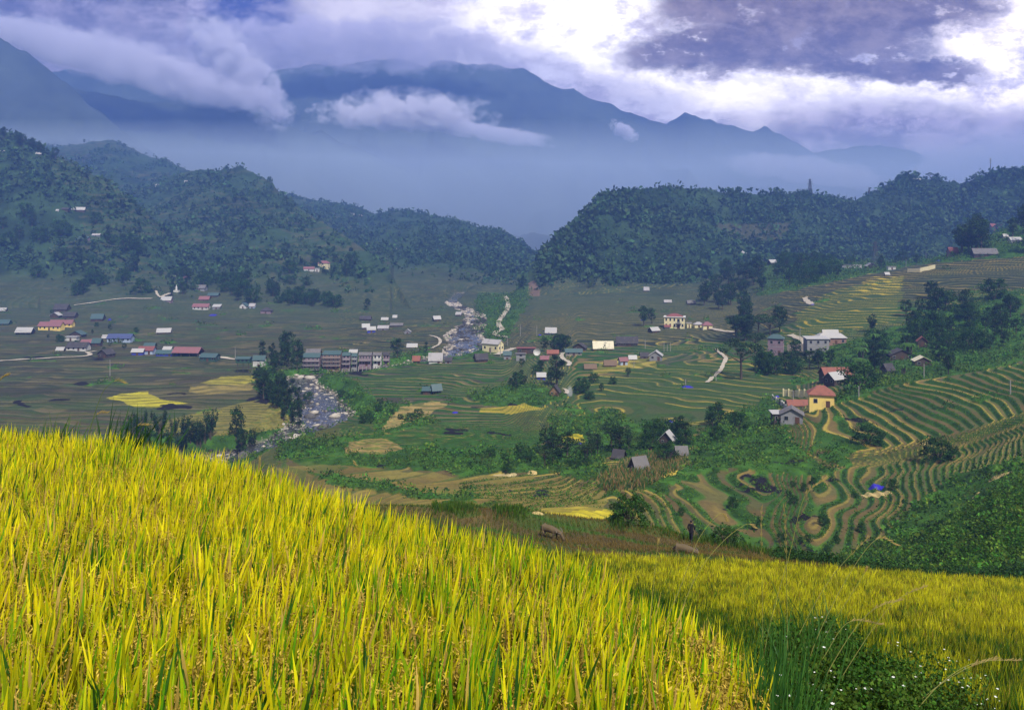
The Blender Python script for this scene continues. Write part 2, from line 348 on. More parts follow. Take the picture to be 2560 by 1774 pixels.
# terrace phase
zt = Zm.copy()
flat = sstep(DD, 200, 250)*(1-sstep(PXX, 1250, 1450))
hl = sstep(PXX, 1900, 2050)*(1-sstep(DD, 235, 250))
stp = np.where(DD < 235, .64, .62)*np.where(DD > 330, 1.25, 1)
stp = stp*np.where((DD > 235) & (flat < .5), .72, 1)*np.where((DD > 380) & (PXX > 1950), 2.1, 1)
T = zt/stp+flat*(DD/6.5)+(1-hl)*(fbm(XX/45, DD/26, 61, 3)-.5)*3.5+(1-flat)*(1-hl)*DD/16+(fbm(XX/14, DD/14, 62, 2)-.5)*.9
bowl = sstep(DD, 95, 110)*(1-sstep(DD, 168, 180))*sstep(PXX, 1640, 1720)
T = T+bowl*(XX/4.4+(fbm(XX/16, DD/22, 64, 2)-.5)*5-DD/22)
fr = T-np.floor(T); tid = np.floor(T)
terr = sstep(DR, 92, 104)[:, None]*(1-sstep(DR, 760, 880)[:, None])*(1-np.clip(hillm, 0, 1))
terr = terr*np.clip(RIVD/5, 0, 1)
#ZONES
def C(*a): return np.array(a, float)
def mixc(A, m, c): m = np.asarray(m, float)[..., None]; return A*(1-m)+c*m
n8 = fbm(XX/9, DD/9, 101, 3); n3 = fbm(XX/2.5, DD/2.5, 102, 3); n40 = fbm(XX/42, DD/36, 103, 3); n20 = fbm(XX/22, DD/9, 104, 3)
seg = vn(XX/18+tid*3.7, tid*5.1, 111); seg2 = vn(XX/9+tid*1.7, tid*2.3+8, 112)
scrub_poly = [
 ([(700,1100),(960,1085),(1010,1120),(1250,1125),(1480,1110),(1560,1190),(1450,1195),(1380,1180),(1150,1180),(1000,1165),(860,1165),(700,1150)],120,260),
 ([(1490,1215),(1560,1165),(1720,1130),(1850,1085),(1960,1060),(1990,1120),(2110,1180),(2000,1190),(1800,1165),(1650,1230)],110,240),
 ([(1180,985),(1260,965),(1340,960),(1420,990),(1330,1020),(1200,1010)],240,380),
 ([(1380,1040),(1560,1030),(1560,1070),(1700,1060),(1720,1130),(1600,1150),(1380,1110)],190,300),
 ([(1690,1120),(1820,1040),(1930,990),(1960,1060),(1880,1100)],180,330),
 ([(2080,985),(2350,880),(2560,830),(2560,905),(2250,960),(2080,1010)],226,420),
 ([(2130,1400),(2300,1270),(2400,1180),(2560,1140),(2600,1500),(2000,1500)],60,150),
 ([(2030,880),(2560,720),(2560,860),(2100,960)],255,430),
 ([(920,1000),(1000,1010),(1090,1060),(960,1085),(880,1040),(870,960)],200,330),
 ([(640,880),(700,930),(720,1000),(780,1090),(650,1110),(600,1130),(360,1130),(380,1080),(600,1090),(700,1080),(640,970)],215,400),
 ([(1200,700),(1320,700),(1330,740),(1260,860),(1180,830)],440,760),
 ([(1960,1430),(2300,1440),(2560,1450),(2560,1480),(1960,1470)],56,80),
 ([(780,1183),(870,1193),(1050,1232),(1190,1243),(1190,1254),(1040,1248),(860,1212),(780,1198)],110,220),
 ([(1900,660),(2100,640),(2560,560),(2560,640),(2300,660),(2100,700),(1900,740)],480,720),
]
scrub = np.zeros(Zm.shape)
for p, a, b in scrub_poly: scrub = np.maximum(scrub, inside(p, a, b))
scrub = np.maximum(scrub, ((n8*.6+n40*.4) > .70)*(DD > 100)*(PXX > 1150)*(DD < 240))
scrub = np.maximum(scrub, ((n20*.5+n8*.5) > .70)*(DD >= 240)*(DD < 640))
scrub = np.maximum(scrub, (RIVD > .8)*(RIVD < 9)*(DD < 420)*1.0)
terr_on = terr*(1-scrub)
# stairs
sf = sstep(fr, .52, .98); Hs = np.where(DD < 235, .78, .55)*np.where(flat > .5, .55, 1)
Zt = Zm+terr_on*(sf-fr)*Hs
Zt = Zt+scrub*(fbm(XX/2.2, DD/2.2, 120, 3)-.4)*1.3*(DD > 66)+(1-scrub)*(n3-.5)*.12*(DD > 50)
Zt = Zt+np.clip(hillm, 0, 1)*(fbm(XX/9, DD/9, 121, 3)-.5)*5
# colours (the ground's own, with lip highlights painted in)
soil = C(.115,.085,.030); tan_ = C(.24,.175,.055); straw = C(.42,.32,.09); olive = C(.085,.085,.03); grn = C(.045,.120,.012); dgrn = C(.018,.045,.010); gold = C(.50,.37,.03)
near = (1-sstep(DD, 190, 330))[..., None]
tread = soil*near+C(.074,.082,.040)*(1-near)
tread = tread*np.where(flat > .5, .80, 1)[..., None]
A = tread*np.ones(Zm.shape+(1,))
A = mixc(A, sstep(seg, .5, .75)*.8*(1-.6*flat), tan_*.75); A = mixc(A, sstep(seg2, .62, .8)*.6, olive); A = mixc(A, sstep(n20, .55, .7)*.5, C(.07,.10,.03))
plot = vn(XX/26+tid*2.3, np.floor(tid/2)*3.3+5, 171); plot2 = vn(XX/13+tid*.9, tid*4.1, 173)
A = mixc(A, flat*sstep(plot, .62, .7)*.75, C(.055,.085,.028)); A = mixc(A, flat*sstep(plot2, .70, .76)*.7, C(.15,.125,.055)); A = mixc(A, flat*sstep(-plot, -.3, -.2)*.6, C(.045,.040,.028))
rim = sstep(fr, .0, .05)*(1-sstep(fr, .10, .2))*(seg > .35)*(PXX > 850)*(1-.6*bowl)*(1-hl*(seg < .45)*.6)  # golden highlight painted along the lit lip of each step
A = mixc(A, rim*terr_on*np.where(hl > .5, .95, .45+.5*(seg2 > .55)), C(.40,.31,.05))
riser = sstep(fr+.10*bowl-.16*flat+.16*(n8-.5), .46, .56)*(1-sstep(fr, .97, 1.0)); rg = (PXX > 850)*1.0
A = mixc(A, flat*sstep(fr, .02, .06)*(1-sstep(fr, .14, .24))*(seg2 > .45)*.55*terr_on, C(.17,.145,.075))
A = mixc(A, riser*terr_on*(.55+.4*rg), (grn*(.7+.9*n3[..., None]))*near+C(.022,.036,.014)*(1-near))
Lr = terr_on*(DD < 420)*(PXX > 850)
A = mixc(A, Lr*sstep(fr, .50, .60)*(1-sstep(fr, .95, 1)), C(.026,.075,.010)*(.6+1.0*n3[..., None])); A = mixc(A, Lr*sstep(fr, .96, .995)*.5, C(.015,.03,.008))
A = mixc(A, scrub, grn*(.35+1.1*n3[..., None])*(.55+.9*n8[..., None]))
# mid right green terraces: rice stubble green between golden rims
gz = inside([(1350,960),(1500,940),(1700,905),(1960,905),(1990,1010),(1850,1085),(1560,1060),(1330,1040)],225,380)*(1-scrub)
A = mixc(A, gz*(1-rim*.85)*.7, C(.05,.085,.018)); A = mixc(A, gz*rim*(.35+.6*(seg2 > .45)), C(.42,.33,.04))
gz2 = inside([(1990,790),(2060,735),(2180,700),(2260,690),(2240,800),(2150,850),(2000,835)],380,640)*(1-scrub)
A = mixc(A, gz2*.8, C(.05,.09,.02)); A = mixc(A, gz2*(fr < .22), gold*.7)
A = mixc(A, inside([(2180,690),(2260,690),(2240,735),(2110,738)],420,620)*(fr < .45)*1.0, gold)
up_ = inside([(1330,740),(1900,740),(1850,830),(1640,850),(1330,850)],440,800)*(1-scrub)
A = mixc(A, up_*.6, C(.075,.085,.03)); A = mixc(A, up_*(fr < .2)*.6, tan_)
A = mixc(A, sstep(DD, 500, 620)*(PXX < 1950)*.55, C(.045,.075,.032))
# ripe patches
for p, a, b, c in [
 ([(269,993),(306,983),(375,975),(370,983),(395,993),(400,998),(470,1008),(431,1012),(400,1018),(339,1018),(306,1004),(275,997)],250,400,C(.46,.41,.03)),
 ([(500,957),(553,940),(634,939),(650,950),(612,961),(560,960)],280,420,C(.34,.30,.04)),
 ([(473,965),(560,960),(650,960),(630,975),(520,985),(470,978)],280,420,C(.28,.22,.06)),
 ([(330,1070),(480,1035),(640,1000),(700,1015),(745,1060),(640,1085),(450,1095)],248,330,C(.20,.175,.04)),
 ([(1350,1262),(1535,1262),(1535,1300),(1340,1300)],100,120,C(.55,.46,.03)),
 ([(1400,1092),(1460,1085),(1465,1106),(1405,1108)],190,280,C(.55,.42,.02)),
 ([(1200,1020),(1310,1010),(1360,1020),(1280,1035),(1200,1030)],230,330,C(.35,.28,.03)),
 ([(870,1100),(960,1095),(1010,1120),(960,1138),(870,1135)],190,240,tan_*1.1),
 ([(1510,1190),(1560,1150),(1720,1130),(1730,1160),(1600,1225),(1520,1225)],120,220,C(.20,.16,.05)),
 ([(1230,1185),(1290,1180),(1300,1190),(1235,1195)],140,200,C(.5,.4,.2)),
 ([(1500,905),(1560,890),(1640,890),(1640,915),(1480,935)],330,460,C(.33,.27,.05)),
 ([(1000,1020),(1080,1000),(1120,1010),(1040,1050),(960,1080),(960,1060)],200,300,C(.32,.24,.08)),
 ([(1640,1180),(1700,1172),(1700,1190),(1640,1198)],120,180,C(.5,.38,.06)),
]:
    mk = inside(p, a, b, .5); terr_on = terr_on*(1-mk); A = mixc(A, mk*(1-.6*riser*terr), c*(.7+.6*n3[..., None])); scrub = scrub*(1-mk)
fgf = inside([(650,1165),(880,1160),(1150,1185),(1400,1190),(1520,1240),(1500,1275),(900,1275),(600,1230)],115,200)
A = mixc(A, fgf*sstep(n20, .50, .60)*.7, C(.06,.10,.02)); A = mixc(A, fgf*.65*(1-scrub)*(1-.5*riser), C(.24,.185,.040)*(.35+1.2*n20[..., None])); 
# black burnt stubble
for cx_, cy_, rx_, ry_ in [(1875,1196,16,7),(1915,1203,20,7),(1900,1215,34,9),(1790,1272,10,5),(2010,1290,26,14),(2055,1280,16,6),(2120,1048,14,5),(2145,1043,16,6),(2270,1026,10,5),(1985,1356,20,6),(2000,1372,16,4),(2070,1197,12,6),(1990,1162,24,4),
   (205,960,22,5),(150,1000,24,5),(60,1008,14,6),(640,1002,18,4),(440,985,30,3),(1180,1015,25,3),(1240,1085,26,5),(1290,1010,14,3),(440,1020,40,5),(1040,925,10,2),(1145,1078,30,5),(1325,1225,26,3),(1180,1233,18,3),(900,935,22,3),(960,1158,14,3),(85,892,20,4),(1640,1080,20,4),(240,898,24,3),(540,1170,9,4)]:
    dj = ((PXX+jx*1.5-cx_)/rx_)**2+((PYY+jy*2-cy_)/ry_)**2
    A = mixc(A, (dj < 1)*(DD > 90)*(DD < 460)*1.0, C(.012,.010,.012)); scrub = scrub*(1-(dj < 1))
# hills: woods, clearings, faint terraces
hz = np.clip(hillm, 0, 1)
hc = (C(.022,.052,.018)+C(.010,.016,.006)*(PXX < 1150)[..., None])*np.ones(Zm.shape+(1,)); hn = fbm(XX/70, DD/70, 140, 5)
hc = mixc(hc, sstep(hn, .50, .66), C(.035,.070,.024)); hc = mixc(hc, sstep(fbm(XX/28, DD/28, 141, 4), .52, .68)*.7, C(.010,.026,.010))
ht = ((Zm/6+fbm(XX/60, DD/60, 142, 3)*3) % 1 < .3)*(PXX < 1000)*(hn > .5); hc = mixc(hc, ht*.5, C(.10,.09,.045))
A = A*(1-hz[..., None])+hc*hz[..., None]
A = mixc(A, inside([(1785,560),(1980,555),(1960,600),(1850,610)],900,1200)*.45, C(.09,.06,.04))
A = mixc(A, inside([(1322,705),(1335,700),(1350,725),(1352,756),(1318,758)],690,900,.3)*.8, C(.20,.13,.10))
# river banks and bed
inr = sstep(-RIVD, -1.2, .8)
A = mixc(A, inr, C(.20,.18,.155)*(.4+1.2*n3[..., None]))
# person's field: stubble with grassy bunds; near ground under the rice
pf = (DD > 46.5)*(DD < 76)
bund = ((XX*.35+DD*.95+(fbm(XX/9, DD/9, 150, 2)-.5)*7) % 7.2) < .9
pc = mixc(C(.085,.064,.020)*(.5+1.1*n3[..., None]), bund*.85, grn*.9)
pc = mixc(pc, (n8 > .60)*.6, grn*.8)
A = np.where(pf[..., None], pc, A); A = np.where((DD <= 46.5)[..., None], C(.05,.045,.012)*np.ones_like(A), A)
A = mixc(A, (DD > 66)*(DD < 104)*1.0, grn*(.3+.9*n3[..., None])); 
A = A*(1-.15*sstep(DD, 75, 110))[..., None]
A = np.clip(A, .004, .9)
Zfin = Zt
def grid_obj(name, i0, i1, mat, step=1):
    i1 = min(i1, ND-1); ii = np.arange(i0, i1+1); n = len(ii)
    V = np.stack([XX[ii], DD[ii], Zfin[ii]], -1).reshape(-1, 3); c = A[ii].reshape(-1, 3)
    a = (np.arange(n-1)[:, None]*NU+np.arange(NU-1)[None, :]).ravel()
    return np_mesh(name, V, np.stack([a, a+1, a+NU+1, a+NU], 1), mat, col=c, smooth=True)
iA = int(np.searchsorted(DR, 80)); iB = int(np.searchsorted(DR, 640))
tag(grid_obj('ground', 0, iA, M_ground), 'hillside ground under the ripe rice', 'ground', kind='structure')
tag(grid_obj('valley_floor', iA, iB, M_ground), 'terraced valley floor of harvested paddies', 'ground', kind='structure')
tag(grid_obj('hills', iB, ND-1, M_hill), 'wooded hills on both sides of the valley', 'hills', kind='structure')
UI = lambda u: (np.asarray(u)-UC[0])/(UC[1]-UC[0])
def tz(x, y):
    """height of the terrain"""
    x = np.asarray(x, float); y = np.asarray(y, float)
    i = np.clip(np.searchsorted(DR, y)-1, 0, ND-2); t = np.clip((y-DR[i])/(DR[i+1]-DR[i]), 0, 1)
    j = np.clip(UI(x/y), 0, NU-1.001); j0 = j.astype(int); s = j-j0
    return (Zfin[i, j0]*(1-s)+Zfin[i, j0+1]*s)*(1-t)+(Zfin[i+1, j0]*(1-s)+Zfin[i+1, j0+1]*s)*t
def gp(px, py, dmin=66, dmax=2000):
    """the ground point seen at a picture position, beyond dmin"""
    j = int(round(np.clip(UI((px-CX)/F), 0, NU-1))); i0 = int(np.searchsorted(DR, dmin)); i1 = int(np.searchsorted(DR, dmax))
    q = HY-F*Zfin[i0:i1, j]/DR[i0:i1]; k = np.nonzero(q <= py)[0]
    i = i0+(k[0] if len(k) else int(np.argmin(np.abs(q-py)))); D = DR[min(i, ND-1)]
    return (px-CX)/F*D, D, Zfin[min(i, ND-1), j]

# ------------------------------------------------------------------ far mountains
def mountain(rows, D, depth, base, seed, name, label, col):
    rows = np.array(rows, float); px = np.arange(-700, 3300, 9.0); q = np.interp(px, rows[:, 0], rows[:, 1])
    n = 90; t = np.linspace(-.35, 1, n)[:, None]      # 0 crest, 1 foot
    cz = (HY-q)/F*D + (ridged(px/70, px*0, seed, 5)-.5)*D*.012
    y = D-t*depth+0*px[None, :]; x = (px-CX)[None, :]/F*D*(1-.25*np.clip(t, 0, 1))
    z = np.where(t > 0, cz[None, :]+(base-cz)[None, :]*np.abs(t)**.85, cz[None, :]+t*900)
    wq = fbm(x/300, y/300, seed+5, 3)*300
    z = z+(ridged((x+wq)/260, y/900, seed+1, 5)-.6)*230*np.clip(np.abs(t)*1.6, 0, 1)*(1-np.clip(t, 0, 1)**4)
    V = np.stack([x, y, z], -1).reshape(-1, 3); N = len(px); a = (np.arange(n-1)[:, None]*N+np.arange(N-1)[None, :]).ravel()
    cc = np.array(col)*(.6+.8*fbm(x/120, y/120, seed+2, 4)[..., None])
    return tag(np_mesh(name, V, np.stack([a, a+N, a+N+1, a+1], 1), M_mount, col=cc.reshape(-1, 3), smooth=True), label, 'mountain', kind='structure')
mountain([(-700,-20),(0,98),(67,133),(144,189),(200,240),(280,310),(400,400),(520,455),(900,560),(1300,640),(3300,700)], 2150, 500, -60, 201, 'mountain', 'dark mountain shoulder at the left edge', (.045,.060,.045))
mountain([(-700,150),(0,190),(250,240),(400,250),(560,252),(610,266),(640,283),(711,315),(756,330),(811,336),(889,370),(1000,425),(1110,480),(1200,530),(1300,580),(3300,640)], 2500, 700, -60, 211, 'mountain', 'long blue mountain slope under the left cloud', (.045,.060,.045))
mountain([(-700,150),(600,190),(700,178),(800,165),(945,152),(1000,144),(1067,161),(1112,156),(1178,167),(1256,161),(1312,178),(1356,206),(1445,233),(1556,278),(1667,317),(1712,289),(1778,306),(1879,333),(1912,322),(1956,333),(2034,378),(2090,372),(2223,367),(2290,378),(2334,411),(2445,467),(2560,500),(3300,540)], 2950, 800, -60, 223, 'mountain', 'highest blue mountain range across the valley head', (.045,.060,.045))

# ------------------------------------------------------------------ haze and the mist in the valley head
def volume_box(name, x0, x1, y0, y1, z0, z1, dens, col, label):
    V = [(x, y, z) for x in (x0, x1) for y in (y0, y1) for z in (z0, z1)]
    Fc = [(0,1,3,2),(4,6,7,5),(0,4,5,1),(2,3,7,6),(0,2,6,4),(1,5,7,3)]
    m = bpy.data.materials.new(name); m.use_nodes = True; t = NT(m.node_tree); t.n.clear()
    v = t.new('ShaderNodeVolumePrincipled'); v.inputs['Color'].default_value = (*col, 1); v.inputs['Density'].default_value = dens
    v.inputs['Anisotropy'].default_value = -.5 if name == 'mist' else 0.0
    o = t.new('ShaderNodeOutputMaterial'); t.link(v.outputs[0], o.inputs['Volume'])
    ob = np_mesh(name, np.array(V, float), np.array(Fc), m)
    return tag(ob, label, 'haze', kind='stuff')
volume_box('haze', -4200, 4200, -400, 3300, -80, 740, 0.00034, (.18,.33,.85), 'blue haze filling the whole valley')
volume_box('mist', -3500, 3500, 1650, 2900, -79, 250, 0.0013, (.72,.84,1.0), 'pale mist lying in the head of the valley')
# ------------------------------------------------------------------ the houses: label, left, right, top and bottom edge in the photo, roof, colours, turn, ...
L_ = 'left hand village'
HS = [
 # ---- far left, upper hillside
 ('white barn roof among trees high on the left hillside', 174,210,523,535,'gable','white','wood',20,.6,.6),
 ('tiny white hut left of the white barn on the left hillside', 139,147,523,529,'gable','white','white',0,.5,.8),
 ('long low grey roof between two white roofs on the left hillside', 149,172,524,532,'gable','dark','wood',0,.5,.5),
 ('teal roofed house with pink front on the left hillside', 193,222,592,606,'gable','teal','mauve',-8,.4,.5),
 ('pale grey shed above the teal roofed hillside house', 229,250,584,592,'gable','pale','grey',0,.5,.5),
 ('small white roof just under the left skyline trees', 88,103,380,387,'gable','white','wood',10,.6,.6),
 ('white roof cut by the left photo edge below the skyline', -4,10,376,382,'gable','white','wood',0,.6,.6),
 ('tiny white hut on the ridge slope behind the left hill', 388,400,460,465,'gable','white','white',0,.5,.6),
 ('tiny white shed under the wooded hump of the second hill', 460,470,452,457,'gable','white','white',0,.5,.6),
 # ---- red roofed hillside house
 ('cream two storey hillside house with pink red roof', 793,824,651,671,'hip','pink','cream',-10,.3,.5,'x',2),
 ('long low pink roofed building below the red roofed hillside house', 757,786,667,678,'gable','pink','white',8,.4,.4),
 ('small white annex between the two pink roofs on the hillside', 786,799,670,680,'flat','white','white',0,.2,.6),
 ('left one of two far white roofs in the gap between hills', 874,887,529,536,'gable','white','white',0,.5,.5),
 ('right one of two far white roofs in the gap between hills', 894,906,531,537,'gable','white','white',0,.5,.5),
 ('tiny white barn on the slope above the left valley end', 982,992,624,629,'gable','white','white',0,.5,.5),
 # ---- foot of the left hill
 ('small white house beneath the trees above the statue', 424,441,688,698,'gable','white','white',0,.5,.6),
 ('faint pink roof among the trees right of the statue', 458,472,691,698,'gable','pink','mauve',0,.5,.6),
 ('grey hip roofed house right of the white statue', 484,513,712,728,'gable','grey','grey',0,.5,.7),
 ('white roofed shed beside the curving path under the statue', 401,428,742,755,'gable','white','mauve',0,.62,.6),
 ('low teal roof behind the pink roofed shed', 518,546,731,743,'gable','teal','wood',0,.5,.6),
 ('pink roofed shed right of the grey house row', 496,523,740,752,'gable','pink','mauve',0,.6,.6),
 ('long pink roofed house with white front and verandah', 480,522,759,775,'gable','pink','white',0,.45,.4),
 ('low grey shed with a white slanting edge roof', 530,551,762,774,'shed','white','grey',0,.5,.6),
 ('small teal and white house right of the dark round tree', 597,620,756,771,'gable','teal','white',-10,.5,.8,'y'),
 ('second small teal house right behind the first', 622,638,758,771,'gable','pale','lblue',0,.5,.8),
 ('dark hip roofed house with a pale annex near the hill foot', 650,678,768,784,'hip','dark','mauve',0,.5,.8),
 ('pale cut off roof at the left photo edge above the teal one', -6,15,769,779,'gable','white','wood',0,.6,.5),
 ('teal roofed barn cut by the left photo edge', -10,23,799,813,'gable','teal','green',0,.6,.5),
 ('dark grey house behind the small white gabled house', 132,168,760,780,'gable','dark','wood',0,.6,.6),
 ('small house with white gable edges facing the camera', 124,148,780,795,'gable','white','wood',0,.5,.8,'y'),
 ('dark brown low house right of the white gabled house', 156,188,779,796,'gable','dark','wood',0,.55,.6),
 ('teal roofed house beside the blue tarpaulin', 224,257,784,804,'gable','teal','wood',6,.55,.7),
 ('white roofed open shed at the left of the yellow school', 37,79,818,836,'gable','white','wood',0,.6,.5),
 ('rear wing of the yellow school with faded red roof', 122,181,799,818,'gable','pink','yellow',0,.45,.28),
 ('front wing of the yellow school with red roof and dark windows', 92,156,804,826,'gable','pink','yellow',-6,.42,.3),
 ('white winged barn standing alone in the brown fields', 388,426,820,835,'gable','white','wood',12,.6,.6),
 ('dark green roofed house behind the white patterned wall', 172,206,826,844,'gable','teal','wood',0,.5,.8,'y'),
 ('white walled house with black patterned front', 160,193,840,852,'flat','white','white',0,.2,.5),
 ('small white roof left of the long blue roof', 254,272,837,848,'gable','white','white',0,.55,.6),
 ('long bright blue roofed building in the left village', 266,328,835,856,'gable','blue','lblue',0,.45,.4),
 ('pink brown roofed house below the dark green one', 200,232,848,862,'gable','pink','wood',0,.5,.6),
 ('teal grey roofed house in the middle of the village cluster', 228,252,845,866,'gable','teal','wood',0,.45,.7),
 ('low dark roof with white end wall at the village front', 164,217,855,877,'gable','dark','white',0,.5,.5),
 ('small flat white roof left of the low dark house', 139,160,869,878,'gable','white','wood',0,.55,.5),
 ('dark gabled timber house at the end of the curved path', 239,282,872,894,'gable','dark','wood',-22,.5,.8,'y'),
 ('white roof over blue walls in the left village row', 327,359,871,888,'gable','white','blue',0,.4,.5),
 ('orange red roofed pale blue house in the village row', 343,384,865,886,'gable','red','lblue',0,.4,.6),
 ('dark teal roof behind the orange red roofed house', 358,387,857,872,'gable','teal','green',0,.5,.6),
 ('small bright white roof behind the long teal one', 406,429,866,878,'gable','white','white',0,.5,.7),
 ('long teal roofed building with blue wall panels', 388,446,875,891,'gable','teal','blue',0,.45,.35),
 ('largest red roofed open barn of the left village row', 428,502,867,891,'gable','pink','wood',-6,.5,.45),
 ('dark green house with teal roof and balcony at the road', 496,546,883,904,'gable','teal','green',-10,.38,.6),
 # ---- riverside
 ('teal roofed house with a white lower porch roof', 630,663,889,918,'gable','teal','white',0,.3,.6,'x',2),
 ('left white roofed barn of the pair in the far fields', 902,925,809,824,'gable','white','wood',14,.5,.7),
 ('blue walled shed right of its white roofed twin', 914,940,816,832,'gable','white','blue',14,.45,.7),
 ('small white roof in the trees of the far hamlet', 952,971,793,801,'gable','white','wood',0,.6,.6),
 ('smallest white roof at the foot of the spur', 981,993,788,795,'gable','white','wood',0,.6,.6),
 ('long dark shed under the smallest white roof', 974,1008,807,817,'gable','grey','wood',0,.5,.4),
 ('pale grey house right of the blue walled shed', 943,972,813,825,'gable','pale','grey',0,.5,.6),
 ('low dark house in front of the spur trees', 898,928,789,801,'gable','dark','wood',0,.55,.5),
 ('grey hut standing alone in the far fields', 1009,1028,822,834,'gable','pale','grey',0,.5,.7,'y'),
 ('dark walled hut with white roof near the far river bend', 1079,1103,789,803,'gable','white','wood',24,.5,.8),
 ('pale roofed hut beside the far river bend', 1138,1156,779,790,'gable','pale','wood',-14,.5,.8),
 ('white roofed low shed behind the round riverside tree', 1016,1044,858,870,'gable','white','wood',0,.6,.6),
 ('white roof poking up behind the riverside row', 872,894,874,884,'gable','white','white',0,.5,.6),
 ('weathered roof behind the left end of the riverside row', 764,801,872,890,'gable','grey','wood',0,.5,.5),
 ('big grey corrugated roof over a white front wall', 1070,1107,882,908,'gable','pale','white',0,.62,.7),
 ('dark maroon hut left of the big grey corrugated roof', 1030,1051,890,908,'gable','brown','wood',0,.5,.7),
 ('low grey block house right of the big grey corrugated roof', 1110,1131,892,908,'gable','dark','grey',0,.4,.6),
 ('dark gabled hut at the start of the mid valley road', 1182,1222,883,905,'gable','dark','wood',20,.55,.7),
 ('cream walled hall with pale blue grey roof by the winding road', 1203,1261,848,880,'gable','pale','cream',-32,.28,.5,'x',1),
 ('teal roofed grey house right of the cream hall', 1257,1279,877,898,'gable','teal','grey',0,.35,.7,'x',2),
 ('long bright red flat roofed building of the hamlet', 1291,1340,868,884,'flat','red','wood',0,.3,.4),
 ('grey two storey block under the long red roof', 1288,1316,882,902,'flat','grey','grey',0,.2,.5,'x',2),
 ('small pink roofed house left of the footpath', 1350,1373,889,903,'gable','pink','mauve',0,.45,.7),
 ('brown roofed house behind the dark hamlet tree', 1367,1398,874,890,'gable','brown','brick',0,.45,.6),
 ('long teal roofed house with rough stone wall', 1412,1457,871,889,'gable','teal','stone',0,.38,.35),
 ('dark gabled timber house above the teal roofed stone house', 1430,1471,857,877,'gable','dark','wood',-20,.5,.7,'y'),
 ('big cream roofed barn with brown plank wall', 1482,1535,853,877,'gable','cream','tan',0,.66,.5),
 ('dark roofed farmhouse with a white eaves strip', 1540,1598,841,866,'gable','dark','wood',-6,.6,.5),
 ('white roofed blue walled barn alone on the upper terraces', 1362,1394,818,836,'gable','white','blue',-8,.62,.6),
 ('white and dark gabled hut left below the cream villa', 1620,1652,817,832,'gable','white','wood',26,.5,.8),
 ('small cream house right of the villa', 1735,1760,806,820,'hip','pale','cream',0,.4,.7),
 ('cream house with pinkish roof at the end of the villa row', 1756,1783,804,824,'hip','pink','cream',0,.4,.7),
 ('low annex touching the right side of the villa', 1716,1730,806,820,'flat','pale','cream',0,.2,.7),
 ('grey gabled house with white eaves above golden terraces', 1622,1662,876,902,'gable','white','grey',-16,.42,.8,'y'),
 ('low white roof left of the grey gabled house', 1571,1593,890,900,'gable','white','white',0,.55,.6),
 ('pale blue house with pink roof above golden terraces', 1545,1572,893,913,'gable','pink','lblue',14,.35,.8),
 ('upper thatched hut left of the pale blue house', 1510,1543,900,917,'gable','thatch','tan',0,.6,.6),
 ('lower thatched hut at the left end of the hut row', 1460,1493,910,923,'gable','thatch','brick',0,.65,.6),
 ('dark shed with purple grey roof behind the hut row', 1600,1624,880,896,'gable','dark','mauve',0,.5,.7),
 ('blue walled shed with white roof beside the tall dark tree', 1341,1366,931,950,'gable','white','blue',0,.4,.7),
 ('brown plank hut with dark roof under the tall dark tree', 1371,1405,963,990,'gable','dark','tan',-14,.55,.8,'y'),
 ('teal roofed hut with open sides in the mid fields', 1074,1106,960,984,'gable','teal','wood',24,.5,.7),
 ('low teal lean to left of the open teal hut', 1054,1078,968,986,'shed','teal','wood',0,.45,.8),
 # ---- upper middle and right ridge
 ('small pale hut above the hamlet terraces under the big hill', 1609,1624,717,729,'gable','pale','wood',0,.6,.7),
 ('low grey roof at the wood edge above the villa', 1718,1740,750,761,'gable','grey','wood',0,.6,.7),
 ('faint white roof left of the wood edge roof', 1660,1680,750,757,'gable','pale','wood',0,.6,.6),
 ('white roof alone high on the big right hill', 1847,1878,627,637,'gable','white','wood',0,.7,.6),
 ('dark hut with white gable at the left end of the ridge row', 1920,1945,648,662,'gable','white','wood',20,.5,.8),
 ('small white building under the ridge row trees', 1993,2007,645,653,'flat','white','white',0,.2,.7),
 ('long grey block wall building left of the pylon', 2104,2133,661,671,'flat','grey','grey',0,.2,.4),
 ('bright white building left of the valley pylon', 2132,2156,661,670,'flat','white','white',0,.2,.4),
 ('dark hut with white edged roof at the foot of the pylon', 2166,2193,656,671,'gable','pale','wood',0,.5,.7,'y'),
 ('white building just right of the pylon', 2219,2241,666,675,'flat','white','white',0,.2,.5),
 ('tiny dark hut with white roof at the top of golden terraces', 2212,2225,681,689,'gable','white','wood',0,.5,.8),
 ('small red roofed barn in front of the tall dark trees', 2373,2398,618,640,'gable','red','brick',0,.5,.7),
 ('large grey brown gabled farmhouse on the right ridge', 2437,2500,620,642,'gable','grey','wood',-14,.62,.6),
 ('brick red roofed house near the right skyline trees', 2479,2513,560,577,'gable','red','brick',0,.5,.6),
 ('white roofed shed at the right edge of the ridge', 2526,2556,593,606,'gable','white','white',0,.6,.6),
 ('tiny white shed left of the white roofed ridge shed', 2508,2522,585,595,'gable','white','white',0,.5,.6),
 ('white house on the skyline beneath the umbrella tree', 2284,2303,448,455,'gable','white','white',0,.5,.6),
 # ---- right hand slope
 ('teal roofed two storey house with white lower walls', 1919,1968,835,888,'hip','teal','mauve',-24,.18,.7,'x',2),
 ('open two storey barn with long white roof', 2015,2075,842,884,'shed','white','grey',0,.10,.5,'x',2),
 ('large white flared roof pavilion with red brown front', 2044,2118,825,864,'skirt','white','brick',0,.5,.45),
 ('maroon roofed hut deep in the right hand trees', 2293,2325,842,868,'gable','brown','wood',-20,.4,.8,'y'),
 ('dark gabled farmhouse with a blue sheet at its front', 2224,2290,872,900,'gable','dark','wood',-8,.5,.6,'y'),
